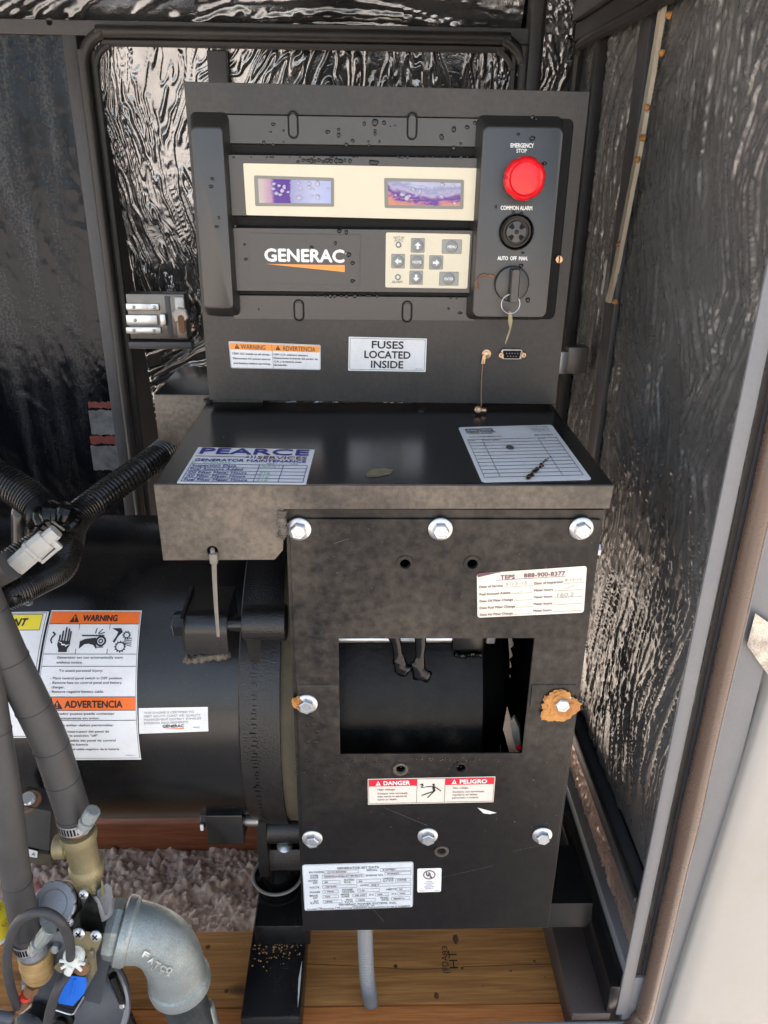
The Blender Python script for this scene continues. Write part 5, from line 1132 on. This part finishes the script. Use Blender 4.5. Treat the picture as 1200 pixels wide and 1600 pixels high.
seg(.42, .86, .0022, .0022, .004, 'latch_tab', .0165, .003); seg(.80, .90, .007, .007, .003, 'latch_tab', .012, .004)
for k, m in ((-.0045, M_wirer), (0, M_wireb), (.0045, M_wirer), (.002, M_white)):
    MB().tube([ax0+dn*.003+sd_*k+up*.002, ax0-dn*.008+sd_*k*.8, ax0-dn*.022+sd_*k*.4, ax0-dn*.034], .0014, 8, 5).build('wire', m, cn)
bs = root('heat_shrink_sleeve', P(0, 890, -.21), 'black heat shrink sleeve at the left edge below the connector', 'sleeve')
MB().tube([P(-40, 915, -.215), P(-10, 898, -.215), P(18, 882, -.218)], .0140, 16, 6).build('sleeve', M_rubber, bs)
cl = root('cable_tie', P(28, 905, -.21), 'black cable tie cinched round the lower loom', 'zip tie')
c = P(31, 918, -.19); tg = (P(95, 885, -.16)-P(20, 925, -.20)).normalized(); u_ = tg.orthogonal().normalized(); w2_ = tg.cross(u_)
MB().tube([c+(u_*math.cos(t)+w2_*math.sin(t))*.0185 for t in [2*math.pi*i/20 for i in range(21)]], .0022, 6, 2).build('strap', M_loom, cl)
q = P(28, 935, -.21); MB().box((q.x-.004, q.y-.004, q.z-.003), (q.x+.004, q.y+.002, q.z+.004), .001).build('buckle', M_loom, cl)

# ================================================================== FUEL HOSES AND REGULATOR
YH = -.265
def hose(name, pts, r, label, m=M_rubber, grp=None, seams=0, Y=YH):
    q = [Vector(p) if len(p) == 3 else P(*p, Y) for p in pts]; rt = root(name, q[-1], label, 'hose', grp)
    MB().tube(q, r, 24, 10).build('hose_body', m, rt)
    if seams:
        n = seams
        for i in range(n):
            t = (i+.6)/n*(len(q)-1); k = int(t); f = t-k; c = q[k].lerp(q[min(k+1, len(q)-1)], f); tg = (q[min(k+1, len(q)-1)]-q[k]).normalized()
            u = tg.orthogonal().normalized(); w_ = tg.cross(u)
            MB().tube([c+(u*math.cos(a)+w_*math.sin(a))*r*1.0 for a in [2*math.pi*j/32 for j in range(33)]], r*.035, 6, 2).build('wrap_seam', M_hose2, rt)
    return rt
rA = px2m(88, 1170, YH, 27); rB = px2m(24, 1400, -.30, 22)
hose('fuel_hose', [(-72, 840), (-40, 905), (-14, 965), (16, 1032), (49, 1098), (76, 1155), (90, 1195), (108, 1250), (119, 1287)], rA, 'thick grey-black rubber hose ending in the upper brass tee', grp='thick rubber fuel hoses', seams=7)
hose('fuel_hose', [P(-36, 950, -.27), P(-24, 1040, -.28), P(-7, 1150, -.29), P(9, 1250, -.30), P(22, 1350, -.30), P(36, 1430, -.30), P(48, 1478, -.30)], rB*1.02, 'thick grey-black rubber hose at the left edge going down to the regulator', grp='thick rubber fuel hoses', seams=5)
def clamp(c, tg, r, side, parent, label=None):
    tg = Vector(tg).normalized(); u = tg.orthogonal().normalized(); w_ = tg.cross(u)
    L_ = [[c+tg*h+(u*math.cos(a)+w_*math.sin(a))*(r*k) for a in [2*math.pi*j/36 for j in range(36)]] for h, k in ((-.006, 1.03), (-.006, 1.08), (.006, 1.08), (.006, 1.03))]
    cb = MB().loft(L_, False, False).build('clamp_band', M_zinc, parent)
    sl = MB()
    for j in range(36):
        a = 2*math.pi*j/36; n_ = (u*math.cos(a)+w_*math.sin(a)); t_ = tg.cross(n_)
        b = c+n_*(r*1.086); sl.add([b+tg*x*.0042+t_*y*.0009 for x, y in ((-1, -1), (1, -1), (1, 1), (-1, 1))], [(0, 1, 2, 3)])
    tag(sl.build('clamp_slots', M_dark, cb, None), kind='stuff')
    s0, s1 = side; ax = (s1-s0).normalized(); ln = (s1-s0).length
    MB().lathe([(.0062, 0), (.0062, .005), (.0078, .0055), (.0078, .009), (.0060, .0095), (.0060, ln*.5), (.0075, ln*.52), (.0075, ln-.001), (.006, ln)], s0, ax, 10).build('screw_housing', M_galv, cb, 30)
    MB().lathe([(.0066, -.005), (.0066, 0), (.004, .001)], s0, ax, 6).build('screw_head', M_zinc, cb, 20)
    return cb
Yr = -.27
M_pinkp = worn('pink_faded_pipe', (.42, .20, .17), .5, (.2, .12, .1), .5, 60, pstr=0)
rg = root('fuel_regulator', P(110, 1560, Yr)+Vector((0, 0, -.05)), 'cluttered gas regulator with blue cover, round grey cap and brass fittings', 'regulator')
PR = lambda px, py, y=Yr: P(px, py, y)
def cylp(name, p0, p1, prof, m, n=28, sm=35, par=rg, cap=True):
    """turned piece between two photo points; prof = (fraction along, radius in px)"""
    a, b = Vector(p0), Vector(p1); d = b-a; s = px2m(100, 1400, Yr, 1)
    return MB().lathe([(r*s, t*d.length) for t, r in prof], a, d, n).build(name, m, par, sm)
clamp(PR(118, 1281, YH), P(124, 1300, YH)-P(113, 1255, YH), rA, (P(131, 1292, YH-.020), P(146, 1266, YH-.020)), rg)
# tee fitting, nipple
cylp('copper_nipple', PR(120, 1280), PR(124, 1306), ((0, 17), (1, 17)), M_rust)
tee = cylp('tee_fitting', PR(121, 1298), PR(137, 1366), ((0, 23), (0, 26), (.12, 27), (.20, 25), (.24, 23), (.74, 22.5), (.78, 25), (.88, 26), (1, 24), (1, 18)), M_brass)
cylp('tee_branch', PR(130, 1322, Yr+.002), PR(86, 1322, Yr+.002), ((0, 16), (.55, 15), (.60, 18), (.95, 19), (1, 17), (1, 11), (.8, 11)), M_brass, par=tee)
nip = MB(); a, b = PR(137, 1362), PR(148, 1396); s1 = px2m(100, 1400, Yr, 1)
nip.tube([a, a.lerp(b, .5), b], 17*s1, 24, 40, rf=lambda t: 17*s1*(1+.022*math.sin(t*95)-.03*t)).build('threaded_nipple', M_brass, rg)
cylp('valve_socket', PR(146, 1386), PR(158, 1425), ((0, 20), (.15, 22), (.7, 23), (1, 20)), M_al)
MB().loft([[PR(x, y, yy) for x, y in ((152, 1392), (166, 1380), (175, 1386), (176, 1402), (168, 1430), (150, 1432))] for yy in (Yr-.012, Yr-.002)]).build('valve_wing', M_al, rg, 30)
MB().loft([[PR(x, y, yy) for x, y in ((158, 1375), (161, 1378), (164, 1398), (158, 1402))] for yy in (Yr-.0135, Yr-.012)]).build('sealant_smear', M_brass, rg, 30)
# round diaphragm body
bodyc = PR(118, 1555, -.235)
MB().lathe([(.05, -.02), (.066, -.012), (.068, 0), (.066, .004), (.060, .010), (.050, .022), (.030, .032), (.0001, .034)], bodyc, (-.25, -1, .35), 56).build('diaphragm_body', M_greycast, rg, 25)
MB().lathe([(.0695, -.004), (.0720, -.002), (.0720, .002), (.0695, .004)], bodyc, (-.25, -1, .35), 56).build('body_rim', M_al, rg, 30)
MB().loft([[PR(x, y, yy) for x, y in ((60, 1440), (120, 1425), (160, 1440), (172, 1500), (150, 1600), (60, 1620), (45, 1540))] for yy in (-.262, -.235)]).build('regulator_body', M_greycast, rg, 30)
MB().loft([[PR(x, y, yy) for x, y in ((140, 1395), (152, 1412), (163, 1458), (118, 1456), (108, 1440), (128, 1420))] for yy in (-.290, -.262)]).build('mounting_bracket', M_gloss, rg, 30)
# round cap with notched rim
cap0 = PR(88, 1412, -.285); axd = (PR(88, 1398, -.330)-cap0); axd = Vector((-.12, -.72, .68)).normalized()
R0 = px2m(90, 1402, -.31, 35)
cylr = MB().lathe([(R0*.92, -.020), (R0*.92, 0)], cap0, axd, 40).build('cap_barrel', M_brass, rg)
MB().lathe([(R0*.98, -.004), (R0*.98, 0), (R0*.9, .001)], cap0, axd, 40).build('cap_gasket', M_dark, rg)
u = axd.orthogonal().normalized(); v_ = axd.cross(u); Ls = []
for h, k in ((.001, 1.02), (.0045, 1.03), (.0058, .99), (.0060, .70), (.0050, .68), (.0050, .64), (.0058, .62), (.0058, .01)):
    Ls.append([cap0+axd*h+(u*math.cos(t)+v_*math.sin(t))*R0*k*((1-.055*max(0, math.cos(t*11))**4) if k > .8 else 1) for t in [2*math.pi*i/132 for i in range(132)]])
MB().loft(Ls).build('round_cap', M_al, rg, 30)
def screw(px, py, y, r=.0050, d=(-.1, -1, .3), m=M_zinc):
    q = PR(px, py, y); o = MB().lathe([(r, 0), (r, .0012), (r*.7, .0026), (.0001, .003)], q, d, 20).build('screw', m, rg)
    d = Vector(d).normalized(); u = d.orthogonal().normalized(); w_ = d.cross(u); c = q+d*.0031
    for a, b in ((u, w_), (w_, u)): mb = MB(); mb.add([c+a*r*.55*x+b*r*.12*y for x, y in ((-1, -1), (1, -1), (1, 1), (-1, 1))], [(0, 1, 2, 3)]); mb.build('screw_cross', M_dark, o, None)
for k in range(9):                              # screws round the rim of the diaphragm body
    t = k*2*math.pi/9+.3; dd = Vector((-.25, -1, .35)).normalized(); u = dd.orthogonal().normalized(); w_ = dd.cross(u)
    c = bodyc+dd*.004+(u*math.cos(t)+w_*math.sin(t))*.0645
    MB().lathe([(.0042, 0), (.0042, .0025), (.0030, .0035), (.0001, .0035)], c, dd, 6).build('rim_screw', M_zinc, rg, 20)
cylp('pink_pipe', PR(50, 1378, -.235), PR(66, 1398, -.235), ((0, 10), (.5, 10), (.55, 12), (1, 12)), M_pinkp)
cylp('side_port', PR(150, 1432, -.255), PR(170, 1436, -.255), ((0, 13), (.7, 12), (.75, 15), (1, 15)), M_al)
MB().loft([[PR(x, y, yy) for x, y in ((72, 1462), (100, 1452), (106, 1486), (84, 1508), (74, 1500))] for yy in (-.288, -.262)]).build('cast_rib', M_al, rg, 25)
MB().lathe([(.0055, 0), (.0055, .006), (.004, .007), (.0001, .007)], PR(88, 1478, -.289), (0, -1, .2), 6).build('plug', M_galv, rg, 20)
MB().lathe([(.012, 0), (.012, .006), (.0085, .008), (.0085, .014), (.0001, .015)], PR(100, 1590, -.295), (0, -1, .3), 20).build('dark_knob', M_dark, rg)
screw(131, 1397, -.292); screw(108, 1440, -.293); screw(124, 1458, -.305, .0062); screw(150, 1462, -.303, .0062)
# chromate bracket with folded side
gp = [(114, 1452), (158, 1459), (160, 1466), (150, 1490), (148, 1520), (136, 1532), (124, 1524), (92, 1520), (84, 1512), (100, 1492), (118, 1482)]
MB().loft([[PR(x, y, yy) for x, y in gp] for yy in (-.302, -.2995)]).build('chromate_bracket', M_brass, rg, 20)
MB().loft([[PR(x, y, yy) for x, y in ((150, 1492), (136, 1532), (134, 1548), (152, 1515))] for yy in (-.300, -.272)]).build('bracket_side', M_brass, rg, 20)
for a in ((92, 1502, 98, 1512), (140, 1486, 148, 1497), (130, 1498, 138, 1508), (128, 1512, 140, 1520)):
    q0, q1 = PR(a[0], a[1], -.305), PR(a[2], a[3], -.305); MB().box((q0.x, -.306, q1.z), (q1.x, -.302, q0.z), .0008).build('bracket_stud', M_steel, rg)
# pale hose barb
cb_ = PR(114, 1502, -.312)
wb_ = MB().lathe([(.011, 0), (.011, .004), (.008, .005), (.0072, .010), (.0060, .012), (.0001, .012)], cb_+Vector((0, .006, 0)), (-.1, -.7, .7), 20).build('hose_barb', M_white, rg)
for k in range(7):
    t = k*.9; dd = Vector((math.cos(t), -.25, math.sin(t))); MB().tube([cb_, cb_+dd*.013], .0022, 8, 3, rf=lambda t: .0026-.001*t).build('barb_rib', M_white, wb_)
MB().tube([PR(112, 1508, -.314), PR(104, 1524, -.316)], .0042, 12, 3).build('barb_outlet', M_white, wb_)
MB().lathe([(.0085, 0), (.0075, .003), (.0001, .0045)], PR(128, 1512, -.304), (0, -1, .3), 14).build('copper_knob', M_rust, rg)
# blue cover over a black block
bp_ = [(104, 1524), (134, 1527), (136, 1538), (132, 1552), (114, 1572), (92, 1568), (90, 1562)]
MB().loft([[PR(x, y, yy) for x, y in bp_] for yy in (-.310, -.270)]).build('blue_cover', M_blue, rg, 20)
MB().tube([PR(117, 1530, -.311), PR(111, 1556, -.311)], .0012, 6, 3).build('cover_rib', M_blue, rg)
MB().loft([[PR(x, y, yy) for x, y in ((90, 1566), (114, 1573), (131, 1555), (130, 1566), (116, 1585), (90, 1580))] for yy in (-.306, -.27)]).build('switch_block', M_gloss, rg, 20)
MB().tube([PR(87, 1578, -.309), PR(112, 1585, -.309), PR(120, 1576, -.309), (PR(131, 1558, -.309))], .0010, 6, 4).build('wire_clip', M_zinc, rg)
# lower left wrapped fitting and small valve
clamp(PR(44, 1470, -.30), P(52, 1478, -.30)-P(40, 1440, -.30), rB*1.02, (P(55, 1482, -.322), P(78, 1450, -.322)), rg)
cylp('gas_fitting', PR(50, 1478, -.295), PR(56, 1500, -.295), ((0, 21), (.5, 24), (1, 24)), M_al)
cylp('tape_wrapped_fitting', PR(54, 1488, -.297), PR(62, 1525, -.297), ((0, 23), (.1, 25), (.35, 24), (.4, 26), (.7, 23), (.72, 25), (.95, 21), (1, 18)), M_goldtape)
MB().loft([[PR(x, y, yy) for x, y in ((36, 1520), (68, 1516), (72, 1530), (60, 1544), (32, 1538))] for yy in (-.302, -.27)]).build('pilot_block', M_al, rg, 25)
cylp('rusty_nut', PR(52, 1538, -.303), PR(42, 1562, -.303), ((0, 11), (.4, 12), (.42, 9), (1, 9)), M_rust, 6, 20)
cylp('paint_ring', PR(42, 1553, -.304), PR(40, 1558, -.304), ((0, 9.6), (1, 9.6)), M_wirer)
cylp('elbow_barb', PR(44, 1560, -.303), PR(30, 1578, -.303), ((0, 9), (.6, 8), (1, 6)), M_rust)
MB().lathe([(.020, 0), (.022, .004), (.022, .02), (.016, .026), (.0001, .028)], PR(62, 1590, -.27), (-.2, -1, .3), 28).build('pilot_housing', M_gloss, rg)
# small hoses
hose('small_hose', [P(110, 1496, -.318), P(110, 1484, -.325), P(107, 1466, -.33), P(96, 1442, -.335), P(76, 1427, -.335), P(54, 1426, -.335), P(32, 1437, -.333), P(18, 1460, -.33), P(11, 1500, -.325), P(16, 1540, -.318), P(27, 1573, -.306)], px2m(60, 1430, -.33, 7.6), 'small black rubber hose looping in an arch over the regulator', M_hose2)
hose('small_hose', [P(104, 1524, -.316), P(94, 1538, -.325), P(84, 1560, -.33), P(76, 1590, -.33), P(72, 1625, -.33)], px2m(60, 1530, -.33, 7.6), 'small black rubber hose dropping beside the blue cover', M_hose2)
hose('cable_strap', [P(176, 1524, -.25), P(184, 1545, -.25), P(196, 1575, -.25), P(212, 1612, -.25)], px2m(180, 1545, -.25, 6.5), 'flat black strap hanging left of the elbow pipe', M_loom)
MB().tube([P(20, 1592, -.32), P(-20, 1583, -.32)], .0065, 12, 4).build('pipe_stub', M_greycast, rg)
# black coil box with bolt and marked base
cxb = root('solenoid_box', P(60, 1335, -.22), 'black plastic box with rusty bolt on top and a small white tag', 'box')
def prism(name, top, h0, h1, m, par, Y0=-.245, Y1=-.20): return MB().loft([[P(x, y, Y0) for x, y in h0]+[], [P(x, y, Y0) for x, y in h1]]).build(name, m, par, 20)
bxp = [P(26, 1258, -.245), P(80, 1268, -.245), P(96, 1238, -.20), P(44, 1228, -.20)]
bxq = [P(38, 1322, -.245), P(76, 1330, -.245), P(98, 1300, -.20), P(50, 1296, -.20)]
MB().loft([bxp, bxq]).build('box_cover', M_rubber, cxb, 20)
bq2 = [p+Vector((0, 0, -.014)) for p in bxq]
MB().loft([[p+Vector((0, -.0005, 0)) for p in bxq], [p+Vector((0, -.0005, -.005)) for p in bxq]]).build('box_gasket', M_gloss, cxb, 20)
MB().loft([[p+Vector((0, .0005, -.005)) for p in bxq], [p+Vector((0, .0005, -.024)) for p in bxq]]).build('box_base', M_olive, cxb, 20)
q = P(44, 1248, -.235); MB().lathe([(.013, 0), (.012, .002), (.0001, .0025)], q+Vector((0, 0, -.004)), (-.1, -.3, 1), 20).build('rusty_washer', M_rust, cxb)
MB().lathe([(.0085, 0), (.0085, .003), (.007, .005), (.0001, .005)], q+Vector((0, 0, -.002)), (-.1, -.3, 1), 20).build('bolt', M_zinc, cxb)
s_, L = flatlabel('tag', [(40, 1325), (59, 1330), (58, 1340), (38, 1337)], -.2470, 100, 55, M_paper, cxb, r=.02)
L.text('A', 55, 42, 28, M_ink, w=30); L.poly([(18, 26), (36, 30), (18, 36)], M_ink); L.done(s_)
# yellow labelled filter at the left edge
yf = root('yellow_filter', P(0, 1450, -.24), 'yellow labelled round canister at the left edge', 'canister')
MB().lathe([(.010, -.0), (.017, .002), (.018, .03), (.010, .034)], P(-6, 1458, -.24), (0, 0, 1), 28).build('canister_body', M_yellow, yf)
MB().lathe([(.0185, .0), (.0185, .004)], P(-6, 1458, -.24), (0, 0, 1), 28).build('canister_rim', M_white, yf)
LL = Label(1200, 1600, lambda u, v, h: tuple(P(u*1200, v*1600, -.2595-h)))
LL.text('DO', 1, 1423, 5, M_ink, w=8, rot=-1.2); LL.text('NOT', 3, 1449, 5, M_ink, w=9, rot=-.2); LL.done(yf)
# elbow pipe
ep = root('elbow_pipe', P(290, 1600, -.255), 'large galvanised elbow fitting turning down into a dark steel pipe', 'pipe')
Ye = -.262; s2 = px2m(230, 1480, Ye, 1)
u0, u1 = P(160, 1446, Ye), P(190, 1452, Ye)
hexa = [(38, 0)]
dx_ = Vector((1, 0, -.16)).normalized()
MB().lathe([(24*s2, -.012), (24*s2, 0)], P(163, 1450, Ye), dx_, 28).build('union_neck', M_steel, ep)
MB().lathe([(36*s2, 0), (43*s2, .004), (45*s2, .012), (43*s2, .018), (38*s2, .022)], P(165, 1450, Ye), dx_, 8).build('union_nut', M_galv, ep, 20)
MB().lathe([(40*s2, 0), (40*s2, .006)], P(188, 1454, Ye), dx_, 40).build('joint_gap', M_dark, ep)
path = [P(x, y, Ye) for x, y in ((190, 1453), (208, 1456), (232, 1461), (254, 1474), (268, 1494), (276, 1516), (281, 1534))]
rad = [47, 46, 43.5, 44, 45, 45, 46]
def rfe(t):
    k = t*(len(rad)-1); i = min(int(k), len(rad)-2); return s2*(rad[i]*(1-k+i)+rad[i+1]*(k-i))
MB().tube(path, .03, 44, 10, rf=rfe).build('elbow_body', M_galv, ep, 60)
d0 = (path[1]-path[0]).normalized(); d1_ = (path[-1]-path[-2]).normalized()
MB().lathe([(46*s2, -.001), (50.5*s2, .001), (51*s2, .009), (48*s2, .0125), (44*s2, .0135)], path[0], d0, 44).build('elbow_collar', M_galv, ep, 30)
MB().lathe([(43*s2, -.012), (48.5*s2, -.008), (49.5*s2, -.002), (48*s2, .006), (43*s2, .009), (37*s2, .0095)], path[-1], d1_, 44).build('elbow_collar', M_galv, ep, 30)
MB().lathe([(38*s2, 0), (38*s2, .003), (36*s2, .004)], path[-1]+d1_*.009, d1_, 40).build('sealant_ring', M_cream_tape, ep)
M_pipe = worn('dark_iron_pipe', (.045, .052, .052), .42, (.15, .16, .16), .5, 16, metal=.5, peel=500, pstr=.3)
MB().lathe([(35*s2, 0), (35*s2, .16)], path[-1]+d1_*.008, d1_, 44).build('steel_pipe', M_pipe, ep)
q = P(322, 1590, Ye); MB().lathe([(.010, 0), (.012, .003), (.012, .05)], P(318, 1572, Ye+.01), (.1, 0, -1), 20).build('lower_coupling', M_galv, ep)
# raised cast letters following the bend
def lift(x, y, h):
    # local letters arc along the inner bend, standing on the elbow surface
    ctr = path[3]; return P(x, y, Ye-44*s2*.80-h)
LC = Label(1200, 1600, lambda u, v, h: tuple(elbow_hit(u*1200, v*1600, h)))
def elbow_hit(px, py, h):
    best = None; d = Vector(ray(px, py)).normalized(); o = Vector(CAM)
    cl_ = []
    for i in range(len(path)-1):
        for k in range(4): cl_.append((path[i].lerp(path[i+1], k/4), s2*(rad[i]*(1-k/4)+rad[i+1]*k/4)))
    for c, r in cl_:
        L_ = o-c; b = L_.dot(d); q = b*b-L_.dot(L_)+r*r
        if q > 0:
            t = -b-math.sqrt(q)
            if best is None or t < best[0]: best = (t, (o+d*t-c).normalized())
    if best is None: return P(px, py, Ye-.04)
    return o+d*best[0]+best[1]*(h+.0004)
for i, ch_ in enumerate('FATCO'):
    t = i/4; LC.text(ch_, 222+36*t, 1492+22*t+4*math.sin(t*3), 9, M_castlet, w=8, bold=.05, rot=.5+.2*t, name='cast_letters', h=.0022)
for i, ch_ in enumerate('USA'): LC.text(ch_, 236+12*i, 1512+5*i, 6, M_castlet, w=5, bold=.05, rot=.5, name='cast_letters', h=.0022)
LC.done(ep)
# grey flexible conduit below the cabinet
loom('flexible_conduit', [P(570, 1440, -.19), P(571, 1480, -.19), P(574, 1530, -.195), P(580, 1570, -.20), P(588, 1620, -.21)], px2m(575, 1500, -.19, 11.5), 'grey ribbed conduit hanging down from the cabinet underside', M_conduit, .0040, None)

# ================================================================== LATCH ON THE REAR DOOR
lt = root('door_latch', P(245, 535, YB-.02), 'zinc slide bolt latch with rusty keyhole on the rear door', 'latch')
YQ = YB-.03
def bb(name, x0, y0, x1, y1, yf, yb, m, par=lt, bev=.0015):
    a, b = P(x0, y0, yf), P(x1, y1, yf); return MB().box((a.x, yf, b.z), (b.x, yb, a.z), bev).build(name, m, par)
M_latch = worn('dull_latch_steel', (.20, .185, .165), .35, (.1, .09, .08), .5, 40, metal=.8)
lb_ = bb('latch_box', 196, 459, 294, 530, YQ, YB, M_latch)
bb('latch_recess', 256, 462, 272, 528, YQ-.0006, YQ+.004, M_post)
bb('latch_plate', 272, 464, 293, 528, YQ-.003, YQ+.004, M_steel)
for y0, y1, x1 in ((474, 486, 249), (492, 509, 247), (511, 522, 252)):
    b_ = bb('slide_bar', 196, y0, x1, y1, YQ-.004, YQ+.002, M_zinc)
    for x in ((209, 241) if y0 != 492 else (211,)):
        q = P(x, (y0+y1)/2, YQ-.004); MB().lathe([(.0028, 0), (.0022, .0012), (.0001, .0016)], q, (0, -1, 0), 12).build('bar_screw', M_steel, b_)
bb('bolt_end', 249, 491, 260, 510, YQ-.008, YQ, M_zinc)
q = P(283, 493, YQ-.004); MB().lathe([(.014, 0), (.014, .003), (.011, .004), (.0001, .004)], q, (0, -1, 0), 6).build('lock_nut', M_steel, lt, 20)
a = P(277, 492, YQ-.008); b = P(290, 521, YQ-.008)
plate('keyhole_cover', [rrect(a.x, b.z, b.x, a.z, .008)], YQ-.0085, .003, M_rust, lt, .0008)
bb('latch_rail', 200, 534, 300, 546, YQ+.005, YB, M_post)
# dark handle box on the right wall behind the cabinet
hb = root('wall_catch', PX(885, 560, XR-.02), 'small metal catch on the right wall just behind the cabinet edge', 'catch')
q = PX(888, 560, XR-.03); MB().box((XR-.034, q.y-.010, q.z-.020), (XR-.004, q.y+.012, q.z+.018), .002).build('catch_plate', M_latch, hb)
MB().box((XR-.05, q.y-.012, q.z-.020), (XR-.034, q.y-.004, q.z+.012), .001).build('catch_tongue', M_zinc, hb)
